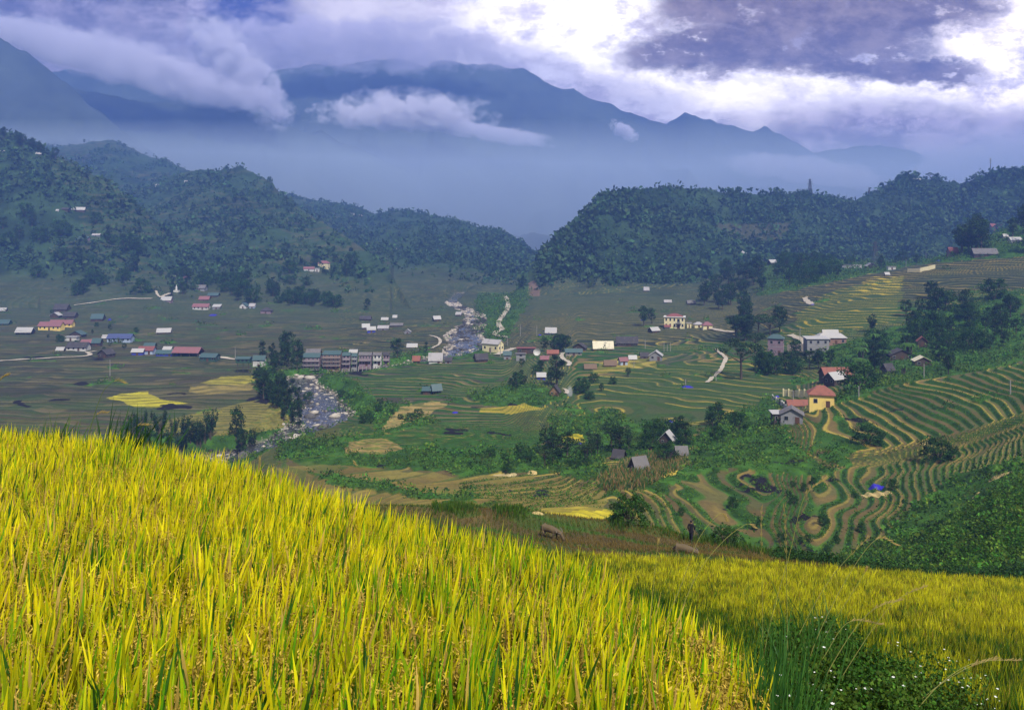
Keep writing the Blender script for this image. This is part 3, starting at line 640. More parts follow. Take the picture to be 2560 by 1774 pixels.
 ('white chevron roof right of the dark farmhouse', 2286,2336,890,916,'gable','cream','wood',-12,.42,.7,'y'),
 ('dark roofed hut half hidden below the dark farmhouse', 2206,2240,908,934,'gable','dark','wood',20,.5,.8),
 ('wide maroon roofed house behind the white slatted roof', 2060,2140,918,948,'gable','brown','wood',0,.6,.6),
 ('white slatted roof with teal lower edge', 2063,2126,929,962,'gable','white','wood',28,.45,.7),
 ('yellow house with hipped brown red tile roof', 2022,2098,964,1020,'hip','brown','yellow',-16,.36,.75,'x',1),
 ('red roofed open annex left of the yellow house', 1968,2025,999,1019,'gable','brown','cream',0,.5,.35),
 ('grey block house with white edged gable on the spur nose', 1950,2021,1018,1060,'gable','grey','grey',-18,.36,.8,'y'),
 ('white lean to roof left of the grey block house', 1929,1968,1028,1060,'shed','white','wood',0,.14,.7),
 ('white chevron roofed shed between the mid valley trees', 1645,1696,1077,1110,'gable','white','wood',-28,.6,.7,'y'),
 ('dark slanting roof left of the slatted grey roof', 1533,1565,1125,1148,'gable','dark','wood',-30,.6,.7),
 ('grey slatted roof with pale eaves in front of the trees', 1572,1626,1143,1180,'gable','grey','wood',26,.6,.8),
 ('small dark gabled shed at the top of the corn slope', 1667,1687,1129,1150,'gable','dark','wood',20,.5,.8,'y'),
 ('low grey shed roof right of the small dark gabled shed', 1694,1716,1126,1140,'gable','grey','wood',0,.6,.7),
]
# ------------------------------------------------------------------ foliage
def leaf_quads(P, size, r, up=.35, aspect=.6):
    """one small leaf-cluster quad at every point; size is an array"""
    n = len(P); a = r.normal(size=(n, 3)); a /= np.linalg.norm(a, axis=1)[:, None]
    b = r.normal(size=(n, 3)); b[:, 2] *= 1-up; b = np.cross(a, b); b /= np.linalg.norm(b, axis=1)[:, None]+1e-9
    s = np.asarray(size)[:, None]*.5 if np.ndim(size) else size*.5
    V = np.stack([P-a*s, P+b*s*aspect, P+a*s, P-b*s*aspect], 1).reshape(-1, 3)
    Fc = np.arange(n*4).reshape(-1, 4)
    return V, Fc
def crown_points(cen, rad, n, r, shell=.55, lumps=0):
    """points in the volumes of many ellipsoids: cen (k,3), rad (k,3), n leaves each"""
    k = len(cen); d = r.normal(size=(k, n, 3)); d /= np.linalg.norm(d, axis=2)[..., None]
    q = (shell+(1-shell)*r.random((k, n, 1)))**.8
    return (cen[:, None, :]+d*q*rad[:, None, :])
def mass(name, cen, rad, n, size, cols, r, mat=None, up=.35, colj=.35):
    P = crown_points(cen, rad, n, r); k = len(cen)
    sz = np.repeat(size, n)*(.6+.8*r.random(k*n)) if np.ndim(size) else size*(.6+.8*r.random(k*n))
    V, Fc = leaf_quads(P.reshape(-1, 3), sz, r, up)
    c = cols[:, None, :]*(1-colj+2*colj*r.random((k, n, 1)))
    # random light and dark sprigs
    c = np.repeat(c.reshape(-1, 3), 4, 0)
    return np_mesh(name, V, Fc, mat or M_leaf, col=c)
def scatter(weight, n, i0, i1, r):
    """n random ground positions with probability weight x ground area"""
    ar = (np.gradient(DR)[i0:i1, None]*DR[i0:i1, None]*(UC[1]-UC[0]))*weight[i0:i1]
    cum = np.cumsum(ar.ravel()); k = np.searchsorted(cum, r.random(n)*cum[-1]); ii = k//NU+i0; jj = k % NU
    D = DR[ii]+(r.random(n)-.5)*np.gradient(DR)[ii]; u = UC[jj]+(r.random(n)-.5)*(UC[1]-UC[0])
    return u*D, D, Zfin[ii, jj], ii, jj
def greens(n, r, base=(.035,.085,.018), var=.5, yell=.25):
    c = np.array(base)[None, :]*(1-var+2*var*r.random((n, 1))); c[:, 0] *= 1+yell*(r.random(n)-.3)*2; return c
# woods on the hills (too many crowns to count)
wd = hillm*(.25+1.5*sstep(fbm(XX/55, DD/55, 301, 4), .42, .60))*(ht*-1+1)
right = sstep(PXX, 1150, 1250)
wd = wd*np.where(right > .5, 1.3, .30)*(1-inside([(1310,695),(1340,695),(1362,760),(1310,765)],690,900))*(1-.9*inside([(1785,560),(1980,555),(1960,600),(1850,610)],900,1200))
iH = int(np.searchsorted(DR, 640))
x, y, z, ii, jj = scatter(wd*(1/(1+((DD-700)/500).clip(0)**1.2)), 52000, iH, ND-1, rng)
k = len(x); rr = 1.5+4.2*rng.random(k)**2.5
tag(mass('forest', np.stack([x, y, z+rr*.5], 1), np.stack([rr, rr, rr*(.9+.7*rng.random(k))], 1), 10, rr*1.1, greens(k, rng, (.040,.090,.029), .35), rng), 'woods covering the hills', 'woods', kind='stuff')
# scrub, bushes and weeds on the banks and slopes between the fields
ws = np.clip(scrub, 0, 1)*(DD > 66)*(DD < 720)*(1/(1+(DD/170)**1.6))
x, y, z, ii, jj = scatter(ws, 11000, int(np.searchsorted(DR, 66)), int(np.searchsorted(DR, 720)), rng)
k = len(x); rr = (.35+.9*rng.random(k)**2.2)*(1+y/420)*np.where(y < 110, .75, 1)
tag(mass('scrub', np.stack([x, y, z+rr*.3], 1), np.stack([rr*1.25, rr*1.25, rr*(.7+.5*rng.random(k))], 1), 26, rr*.42, greens(k, rng, (.055,.135,.014), .6, .5), rng), 'green scrub on the banks and slopes', 'scrub', kind='stuff')
# grass tufts along the terrace banks nearby
bk = (fr > .60)*(fr < .98)*terr_on*(DD > 90)*(DD < 250)*(PXX > 1150)
x, y, z, ii, jj = scatter(bk*(1/(DD/100)**2)*(1-.5*bowl), 20000, int(np.searchsorted(DR, 90)), int(np.searchsorted(DR, 250)), rng)
k = len(x); rr = (.12+.26*rng.random(k)**2)*(1+.3*(y < 170))
tag(mass('bank_grass', np.stack([x, y, z+rr*.3], 1), np.stack([rr*1.4, rr*1.2, rr], 1), 9, rr*.75, greens(k, rng, (.060,.150,.014), .55, .5), rng), 'grass on the terrace banks', 'grass', kind='stuff')

# ------------------------------------------------------------------ single trees
def tube(path, rads, n=6):
    V = []; Fc = []; path = [Vector(p) for p in path]
    for i, p in enumerate(path):
        d = (path[min(i+1, len(path)-1)]-path[max(i-1, 0)]).normalized(); a = d.orthogonal().normalized(); b = d.cross(a)
        for k in range(n):
            t = 2*math.pi*k/n; V.append(p+(a*math.cos(t)+b*math.sin(t))*rads[i])
    for i in range(len(path)-1):
        for k in range(n): Fc.append((i*n+k, i*n+(k+1) % n, (i+1)*n+(k+1) % n, (i+1)*n+k))
    return V, Fc
class Geo:
    def __init__(s): s.V = []; s.F = []
    def add(s, V, Fc):
        o = len(s.V); s.V += [tuple(v) for v in V]; s.F += [tuple(i+o for i in f) for f in Fc]; return s
    def tube(s, p, r, n=6): return s.add(*tube(p, r, n))
    def box(s, x0, x1, y0, y1, z0, z1):
        V = [(x0,y0,z0),(x1,y0,z0),(x1,y1,z0),(x0,y1,z0),(x0,y0,z1),(x1,y0,z1),(x1,y1,z1),(x0,y1,z1)]
        return s.add(V, [(0,3,2,1),(4,5,6,7),(0,1,5,4),(1,2,6,5),(2,3,7,6),(3,0,4,7)])
    def slab(s, pts, t):          # a plate with the given corners, t thick, downward
        n = len(pts); V = list(pts)+[(p[0], p[1], p[2]-t) for p in pts]
        return s.add(V, [tuple(range(n)), tuple(range(2*n-1, n-1, -1))]+[(i, i+n, (i+1) % n+n, (i+1) % n) for i in range(n)])
    def obj(s, name, mat, parent=None, smooth=False):
        me = bpy.data.meshes.new(name); me.from_pydata(s.V, [], s.F); me.materials.append(mat)
        if smooth:
            for p in me.polygons: p.use_smooth = True
        me.update(); o = bpy.data.objects.new(name, me); COL.objects.link(o)
        if parent: o.parent = parent
        return o
def empty(name, loc, rz=0, scale=None):
    o = bpy.data.objects.new(name, None); COL.objects.link(o); o.location = loc; o.rotation_euler = (0, 0, rz); o.empty_display_size = .5
    if scale is not None: o.scale = scale
    return o
M_bark = mat_plain('bark', (.09,.07,.05), .9, .4, 6, .4)
def tree_proto(kind, seed):
    """unit tree, 10 m tall; returns (trunk data, crown data)"""
    r = np.random.default_rng(seed); g = Geo(); cen = []; rad = []
    if kind == 'broad':
        H = 10; g.tube([(0,0,-.6),(0.1,0,1.5),(.05,.1,4.2),(.2,0,6.5)], [.34,.26,.19,.09])
        for i in range(9):
            a = i*2.4+r.random(); h = 2.6+4*r.random(); L = 1.5+1.6*r.random(); e = (math.cos(a)*L, math.sin(a)*L, h+1.3+r.random())
            g.tube([(.05,.05,h), (e[0]*.5, e[1]*.5, h+.9), e], [.11,.07,.03], 5)
        for i in range(26):
            a = r.random()*6.28; h = 2.6+6.6*r.random(); w_ = 2.9*math.sin(math.pi*min(1, max(.12, (h-1.6)/8.6)))**.7
            q = w_*r.random()**.5; s = .8+.8*r.random(); cen.append((math.cos(a)*q, math.sin(a)*q, h)); rad.append((s*1.05, s*1.05, s*.8))
        n = 55; sz = .52; up = .35
    elif kind == 'tall':
        g.tube([(0,0,-.6),(0,0,3),(0,.1,9)], [.26,.2,.05])
        for i in range(10):
            a = i*2.4; h = 2+6*r.random(); g.tube([(0,0,h), (math.cos(a)*1.1, math.sin(a)*1.1, h+.8)], [.08,.03], 5)
        for i in range(26):
            a = r.random()*6.28; h = 1.8+7.9*r.random(); w_ = 1.75*math.sin(math.pi*min(1, max(.2, (h-.8)/9.6)))**.6
            q = w_*r.random()**.5; s = .6+.55*r.random(); cen.append((math.cos(a)*q, math.sin(a)*q, h)); rad.append((s, s, s*.95))
        n = 50; sz = .42; up = .3
    elif kind == 'flat':      # open, layered crown
        g.tube([(0,0,-.6),(.1,0,2.6),(.1,.1,5.2)], [.34,.27,.2])
        for i in range(11):
            a = i*2.4+r.random()*.5; L = 2.2+2.4*r.random(); h = 3.4+2.2*r.random(); e = (math.cos(a)*L, math.sin(a)*L, h+1.6+1.8*r.random())
            g.tube([(.1,.05,h), (e[0]*.5, e[1]*.5, h+1.2), e], [.14,.09,.03], 5)
            for k in range(3):
                cen.append((e[0]+r.normal()*.7, e[1]+r.normal()*.7, e[2]+r.normal()*.35+.2)); rad.append((1.45, 1.45, .38))
        n = 42; sz = .46; up = .1
    elif kind == 'bamboo':
        for i in range(16):
            a = r.random()*6.28; q = .9*r.random(); L = 1.0+1.8*r.random(); h = 6.5+3.5*r.random(); b = (math.cos(a)*q, math.sin(a)*q)
            top = (b[0]+math.cos(a)*L, b[1]+math.sin(a)*L, h)
            g.tube([(b[0],b[1],-.4),(b[0]*1.2,b[1]*1.2,h*.6),(top[0],top[1],h)], [.06,.05,.02], 5)
            for k in range(4):
                t = .35+.65*(k+r.random())/4; cen.append((lerp(b[0], top[0], t**1.5), lerp(b[1], top[1], t**1.5), h*t)); rad.append((.6, .6, .8))
        n = 24; sz = .5; up = 0
    elif kind == 'conifer':
        g.tube([(0,0,-.6),(0,0,5),(0,0,9.8)], [.24,.14,.03])
        for i in range(22):
            h = 1.6+8*i/22; w_ = 1.9*(1-(h-1.2)/9); a = i*2.4; cen.append((math.cos(a)*w_*.5, math.sin(a)*w_*.5, h)); rad.append((w_*.7+.2, w_*.7+.2, .4))
        n = 40; sz = .42; up = .1
    elif kind == 'bush':      # 10 units tall as well, about as wide
        for i in range(5):
            a = i*1.3; g.tube([(0,0,-.6),(math.cos(a)*1.4, math.sin(a)*1.4, 3),(math.cos(a)*2.6, math.sin(a)*2.6, 6)], [.3,.2,.06], 5)
        for i in range(46):
            a = r.random()*6.28; h = .8+8.0*r.random(); w_ = 6.2*math.sqrt(max(.05, 1-((h-2.5)/7.2)**2)); q = w_*r.random()**.5
            s = 1.1+.9*r.random(); cen.append((math.cos(a)*q, math.sin(a)*q, h)); rad.append((s*1.1, s*1.1, s*.8))
        n = 70; sz = .62; up = .3
    elif kind == 'banana':
        for i in range(5):
            a = i*1.25; b = (math.cos(a)*1.0, math.sin(a)*1.0); g.tube([(b[0],b[1],-.5),(b[0]*1.1,b[1]*1.1,5.5)], [.4,.25], 6)
        Vv = []; Ff = []
        for i in range(5):
            a0 = i*1.25; b = np.array((math.cos(a0)*1.1, math.sin(a0)*1.1, 5.3))
            for k in range(8):
                a = k*.8+r.random()*.4; d = np.array((math.cos(a), math.sin(a), 0)); sd2 = np.array((-d[1], d[0], 0)); L = 3.2+1.3*r.random(); o0 = len(Vv)
                for t in (0, .3, .65, 1):
                    c0 = b+d*L*t*.85+np.array((0, 0, L*(1.0*t-1.25*t*t))); wd_ = .62*math.sin(math.pi*min(.97, t+.06))+.03
                    Vv += [c0-sd2*wd_, c0+sd2*wd_]
                for t in range(3): Ff.append((o0+2*t, o0+2*t+1, o0+2*t+3, o0+2*t+2))
        Vc = np.array(Vv); Fc = np.array(Ff); cc = np.tile(np.array([(.06,.14,.02)]), (len(Vc), 1))*(.6+.8*r.random((len(Vc), 1)))
        t_ = g.obj('trunk', M_bark); c_ = np_mesh('crown', Vc, Fc, M_leaf, col=cc); return t_, c_
    cen = np.array(cen, float); rad = np.array(rad, float); k = len(cen)
    P = crown_points(cen, rad, n, r, .35).reshape(-1, 3); P[:, 2] = np.maximum(P[:, 2], .1)
    V, Fc = leaf_quads(P, sz*(.6+.8*r.random(k*n)), r, up)
    bc = {'broad': (.028,.066,.015), 'tall': (.022,.052,.015), 'flat': (.030,.068,.018), 'bamboo': (.024,.060,.020), 'conifer': (.014,.036,.014), 'bush': (.030,.082,.012)}[kind]
    c = greens(k, r, bc, .40); c = np.repeat(c[:, None, :]*(.5+1.0*r.random((k, n, 1)))*(.6+.8*r.random((k, 1, 1))), 1, 1).reshape(-1, 3); c = np.repeat(c, 4, 0)
    t_ = g.obj('trunk', M_bark, smooth=True); c_ = np_mesh('crown', V, Fc, M_leaf, col=c)
    return t_, c_
PROTO = {}
for kind, ns in (('broad', 3), ('tall', 2), ('flat', 2), ('bamboo', 2), ('conifer', 1), ('bush', 2), ('banana', 1)):
    PROTO[kind] = []
    for s in range(ns):
        t_, c_ = tree_proto(kind, 500+17*s+len(kind)); PROTO[kind].append((t_, c_))
        for o in (t_, c_): COL.objects.unlink(o)
NAME = {'broad': ('broadleaf_tree', 'tree'), 'tall': ('tall_tree', 'tree'), 'flat': ('spreading_tree', 'tree'), 'bamboo': ('bamboo_clump', 'bamboo'), 'conifer': ('conifer_tree', 'tree'), 'bush': ('bush', 'bush'), 'banana': ('banana_plant', 'banana plant')}
def plant(kind, px, py, hpx, label, group=None, dmin=66, dmax=2000, wide=1.0, sink=0.0, D=None):
    if D is None: x, y, z = gp(px, py, dmin, dmax)
    else: x, y = (px-CX)/F*D, D; z = float(tz(x, y))
    h = hpx/F*y; s = h/10
    r = empty(NAME[kind][0], (x, y, z-sink), random.random()*6.28, (s*wide*random.uniform(.9, 1.1), s*wide*random.uniform(.9, 1.1), s))
    tag(r, label, NAME[kind][1], group)
    for p in random.choice(PROTO[kind]):
        c = p.copy(); COL.objects.link(c); c.parent = r
    return r
def in_poly(p, poly):
    c = False
    for i in range(len(poly)):
        (x1, y1), (x2, y2) = poly[i], poly[(i+1) % len(poly)]
        if (y1 > p[1]) != (y2 > p[1]) and p[0] < (x2-x1)*(p[1]-y1)/(y2-y1)+x1: c = not c
    return c
KEEP = [(r[1], r[2], r[3], r[4]) for r in HS if r[2]-r[1] > 20]+[(790,975,876,934),(1660,1720,784,822)]
def blocks(px, py, h):
    w_ = h*.30
    return any(py > yb-6 and py-h < yb-(yb-yt)*.35 and px+w_ > x0 and px-w_ < x1 for x0, x1, yt, yb in KEEP)
def grove(kinds, poly, n, h0, h1, label, group, dmin=66, dmax=2000, wide=1.0):
    xs = [p[0] for p in poly]; ys = [p[1] for p in poly]; k = 0; tries = 0
    while k < n:
        p = (random.uniform(min(xs), max(xs)), random.uniform(min(ys), max(ys)))
        if not in_poly(p, poly): continue
        tries += 1; hh = random.uniform(h0, h1)
        if tries < 2000 and blocks(p[0], p[1], hh): continue
        if tries >= 2000: break
        plant(random.choice(kinds), p[0], p[1], hh, label, group, dmin, dmax, wide); k += 1
# one of a kind
plant('tall', 1392, 966, 78, 'tall dark tree standing alone beside a small brown hut in mid valley', wide=1.5)
plant('broad', 993, 895, 50, 'round tree at the right end of the row of riverside houses')
plant('flat', 1853, 948, 108, 'wide layered tree left of the teal roofed house on the slope', wide=1.0)
plant('bush', 1574, 1332, 76, 'big dark round bush at the edge of the stubble field by the yellow patch', dmin=50, dmax=66, wide=1.0, D=63)
plant('bush', 1815, 1366, 46, 'low dark bush just right of the walking person', wide=1.25, D=62)
plant('bush', 2170, 1110, 52, 'round green bush on a bank among the right hand terraces', wide=1.15, dmin=100)
plant('bush', 2345, 1150, 60, 'large rounded bush on the spur among golden terraces', wide=1.2, dmin=100)
plant('bush', 2150, 975, 70, 'bright green round bush behind the yellow house', wide=1.1, dmin=200)
plant('flat', 2325, 449, 20, 'lone umbrella shaped tree on the skyline by a white house', dmin=800)
plant('broad', 2345, 452, 18, 'small dark tree right of the umbrella shaped skyline tree', dmin=800)
plant('broad', 1610, 815, 52, 'dark tree left of the cream villa with the red roof', dmin=400, wide=1.1)
plant('broad', 1630, 808, 38, 'smaller tree touching the left side of the cream villa', dmin=400)
plant('tall', 1065, 880, 26, 'slim tree beside the far boulder stretch of the river', dmin=300)
plant('bamboo', 2180, 830, 44, 'feathery banana and bamboo clump right of the white pavilion', dmin=300)
plant('bush', 1065, 978, 16, 'small bush in front of the teal hut in the fields', dmin=250)
# groves
grove(['broad', 'tall'], [(620,900),(680,905),(720,960),(745,1020),(760,1080),(730,1090),(680,1040),(650,990)], 34, 38, 62, 'dark tree in the belt along the left bank of the river', 'trees along the left river bank', 230, 420)
grove(['broad'], [(700,872),(755,880),(750,930),(690,935)], 8, 45, 62, 'tree crowding the left end of the riverside house row', 'trees left of the riverside houses', 300, 420)
grove(['bamboo', 'bamboo', 'broad'], [(330,1095),(620,1090),(640,1140),(560,1150),(330,1130)], 20, 46, 84, 'bamboo or tree above the near rice edge by the lower river', 'bamboo by the lower river', 205, 300, .8)
grove(['broad'], [(1700,745),(1760,735),(1870,655),(1930,650),(1960,700),(1860,760),(1760,790)], 30, 34, 56, 'dark tree in the wood at the foot of the right hand hill', 'wood at the foot of the right hand hill', 480, 760)
grove(['broad', 'broad', 'flat'], [(1840,800),(1900,770),(1990,800),(1990,835),(1910,850),(1900,900),(1830,890)], 16, 48, 66, 'dark tree in the grove behind the teal roofed house', 'grove behind the teal roofed house', 330, 520)
grove(['broad', 'bush'], [(1900,905),(2010,890),(2110,880),(2110,920),(1960,945),(1900,940)], 14, 34, 52, 'tree on the slope below the white barn', 'trees below the white barn', 260, 380)
grove(['broad', 'bush', 'banana'], [(2130,870),(2220,850),(2380,860),(2400,935),(2260,960),(2150,950)], 24, 34, 56, 'tree or bush among the huts on the right hand slope', 'trees among the huts on the right', 250, 420)
grove(['broad'], [(2355,655),(2390,610),(2450,600),(2480,640),(2380,660)], 12, 60, 82, 'tall dark tree behind the small red barn', 'trees behind the small red barn', 420, 720)
grove(['broad'], [(2520,600),(2600,560),(2600,640),(2530,640)], 7, 50, 80, 'dark tree at the right edge of the ridge', 'trees at the right edge of the ridge', 420, 720)
grove(['broad', 'bush'], [(2270,800),(2400,760),(2560,720),(2640,700),(2640,860),(2400,880),(2300,860)], 34, 36, 62, 'dark tree in the thicket above the right hand terraces', 'thicket above the right hand terraces', 260, 480)
grove(['broad'], [(2180,745),(2340,740),(2460,760),(2440,800),(2200,790)], 7, 34, 48, 'scattered tree on the green slope under the ridge', 'scattered trees on the right hand slope', 330, 560)
grove(['broad', 'bush'], [(1930,680),(2050,670),(2210,670),(2200,690),(2080,700),(1960,730)], 16, 24, 42, 'tree along the edge of the high terraces near the pylon', 'trees near the valley pylon', 480, 740)
grove(['broad', 'bush'], [(1930,655),(2240,660),(2330,655),(2330,664),(1930,664)], 14, 20, 34, 'tree between the ridge top houses', 'trees between the ridge top houses', 560, 760)
grove(['broad', 'flat'], [(1340,1130),(1480,1120),(1570,1120),(1600,1150),(1500,1190),(1350,1170)], 13, 44, 72, 'tree beside the dark roofed sheds in the mid valley', 'trees beside the dark roofed sheds', 130, 260)
grove(['broad', 'bush'], [(1600,1100),(1700,1090),(1800,1060),(1880,1075),(1780,1120),(1640,1165)], 14, 34, 56, 'tree around the white chevron roof', 'trees around the white chevron roof', 140, 260)
grove(['broad'], [(1340,880),(1400,870),(1500,872),(1500,880),(1380,900)], 9, 28, 46, 'tree between the houses of the mid valley hamlet', 'trees in the mid valley hamlet', 330, 520)
grove(['bush', 'broad'], [(1250,905),(1380,900),(1400,960),(1350,990),(1290,985)], 10, 20, 34, 'low tree by the footpath below the hamlet', 'low trees by the hamlet footpath', 230, 430)
grove(['broad', 'bush'], [(1450,960),(1560,930),(1590,950),(1500,1000),(1440,1010)], 9, 18, 34, 'small tree on the bank between two terraces', 'small trees on the terrace bank', 230, 400)
grove(['broad', 'bush'], [(640,720),(760,740),(900,770),(1020,790),(960,780),(840,770),(700,770)], 30, 18, 34, 'tree along the foot of the left hand spur', 'trees at the foot of the left hand spur', 480, 900)
grove(['broad', 'bush'], [(130,720),(300,700),(420,690),(620,700),(640,760),(540,765),(400,735),(150,740)], 34, 20, 40, 'tree along the foot of the left hand hill', 'trees at the foot of the left hand hill', 480, 950)
grove(['broad', 'bush'], [(0,560),(150,520),(330,590),(420,650),(300,700),(60,700)], 20, 26, 44, 'tree on the lower left hillside', 'trees on the lower left hillside', 640, 1100)
grove(['broad', 'bush'], [(700,640),(900,660),(900,700),(720,720)], 12, 18, 34, 'tree around the red roofed hillside house', 'trees around the red roofed hillside house', 620, 1300)
grove(['bush', 'broad'], [(80,780),(280,800),(450,862),(460,880),(180,885),(90,830)], 14, 9, 18, 'low tree between the houses of the left hand village', 'low trees in the left hand village', 380, 640)
grove(['bush'], [(640,935),(980,1010),(1090,1060),(900,1060),(760,1000)], 16, 12, 24, 'bush on the right bank of the river', 'bushes on the right river bank', 240, 420)
grove(['bush'], [(1100,1150),(1460,1120),(1560,1180),(1300,1190)], 14, 14, 26, 'bush in the green strip of the valley', 'bushes in the green valley strip', 130, 260)
grove(['bush'], [(1650,1250),(2200,1180),(2300,1300),(2000,1420),(1750,1390)], 26, 14, 30, 'bush on a terrace bank beyond the rice', 'bushes on the near terrace banks', 92, 170, .8)
for px, h in ((2474,16),(2500,12),(2507,15),(2516,17),(2524,18),(2534,14)): plant('conifer', px, 441, h, 'pointed conifer on the right skyline by the antenna mast', 'conifers by the antenna mast', 800)
grove(['broad'], [(2230,462),(2300,452),(2560,440),(2560,448),(2250,470)], 12, 10, 16, 'tree on the right hand skyline', 'trees on the right hand skyline', 850, 1400)
grove(['broad'], [(0,345),(130,395),(140,402),(0,352)], 10, 26, 36, 'tree on the crest of the left edge ridge', 'trees on the left edge ridge', 800, 1200)
# ------------------------------------------------------------------ building materials
def MP(n, c, **k): return mat_plain(n, c, **k)
RM = dict(white=MP('white_sheet_roof', (.42,.41,.40), rough=.45, var=.06, scale=.8, stripes=('X', 1.6), dirt=(.5,.45,.38)),
 cream=MP('cream_sheet_roof', (.66,.60,.42), rough=.5, var=.08, scale=.8, stripes=('X', 1.6), dirt=(.4,.33,.2)),
 red=MP('red_tile_roof', (.22,.075,.07), var=.2, scale=1.5, stripes=('X', 2.2), dirt=(.22,.08,.06)),
 pink=MP('faded_red_roof', (.24,.11,.12), var=.12, scale=1, stripes=('X', 1.6), dirt=(.3,.1,.1)),
 brown=MP('brown_tile_roof', (.27,.10,.07), var=.2, scale=1.5, stripes=('X', 2.2), dirt=(.12,.06,.05)),
 teal=MP('teal_sheet_roof', (.06,.11,.11), rough=.5, var=.15, scale=.8, stripes=('X', 1.6), dirt=(.1,.12,.11)),
 blue=MP('blue_sheet_roof', (.07,.09,.21), rough=.5, var=.12, scale=.8, stripes=('X', 1.6)),
 grey=MP('grey_fibre_cement_roof', (.16,.15,.15), var=.25, scale=1.2, stripes=('X', 1.8), dirt=(.07,.065,.06)),
 pale=MP('pale_grey_roof', (.38,.36,.36), var=.15, scale=1, stripes=('X', 1.8), dirt=(.2,.19,.18)),
 dark=MP('dark_tile_roof', (.055,.05,.055), var=.35, scale=1.4, stripes=('X', 2), dirt=(.12,.11,.1)),
 thatch=MP('thatched_roof', (.16,.11,.075), rough=1, var=.35, scale=3, bump=.5))
WM = dict(white=MP('white_wall', (.55,.54,.51), var=.05, scale=.7, dirt=(.45,.42,.38)), cream=MP('cream_wall', (.72,.64,.36), var=.05, scale=.7, dirt=(.5,.42,.25)),
 yellow=MP('yellow_wall', (.80,.60,.17), var=.05, scale=.7, dirt=(.6,.42,.14)), wood=MP('dark_plank_wall', (.075,.052,.040), var=.35, scale=2, stripes=('X', 3)),
 grey=MP('grey_block_wall', (.24,.24,.25), var=.15, scale=1.5, dirt=(.14,.14,.14)), blue=MP('blue_sheet_wall', (.05,.06,.38), var=.15), lblue=MP('pale_blue_wall', (.34,.42,.55), var=.1, dirt=(.2,.25,.3)),
 brick=MP('bare_brick_wall', (.26,.15,.12), var=.2, scale=2, dirt=(.14,.1,.09)), stone=MP('rubble_stone_wall', (.25,.22,.18), var=.5, scale=1.6, bump=.6), green=MP('dark_green_wall', (.03,.075,.055), var=.2),
 tan=MP('tan_plank_wall', (.26,.16,.08), var=.25, scale=2, stripes=('X', 3)), mauve=MP('weathered_pink_wall', (.24,.17,.20), var=.2, scale=1.3, dirt=(.12,.1,.12)))
M_glass = mat_plain('window_dark', (.02,.022,.028), .25, .2, 2, spec=.5)
M_frame = mat_plain('window_frame', (.30,.30,.30), .6, .1)
M_door = mat_plain('door_wood', (.10,.05,.03), .6, .3, 4)
M_conc = mat_plain('concrete', (.30,.29,.27), .9, .15, 1.2, dirt=(.18,.17,.15))
M_post = mat_plain('post_wood', (.07,.06,.05), .9, .2)
M_steel = mat_plain('galvanised_steel', (.07,.075,.085), .6, .1, metal=.2)
M_tarp = mat_plain('blue_tarpaulin', (.025,.018,.34), .45, .15, 1.5, bump=.6)
M_straw = mat_plain('straw', (.42,.32,.13), 1, .35, 3, bump=.6)
M_path = mat_plain('pale_path', (.42,.37,.29), .95, .15, .5, dirt=(.28,.23,.16))
M_water = None

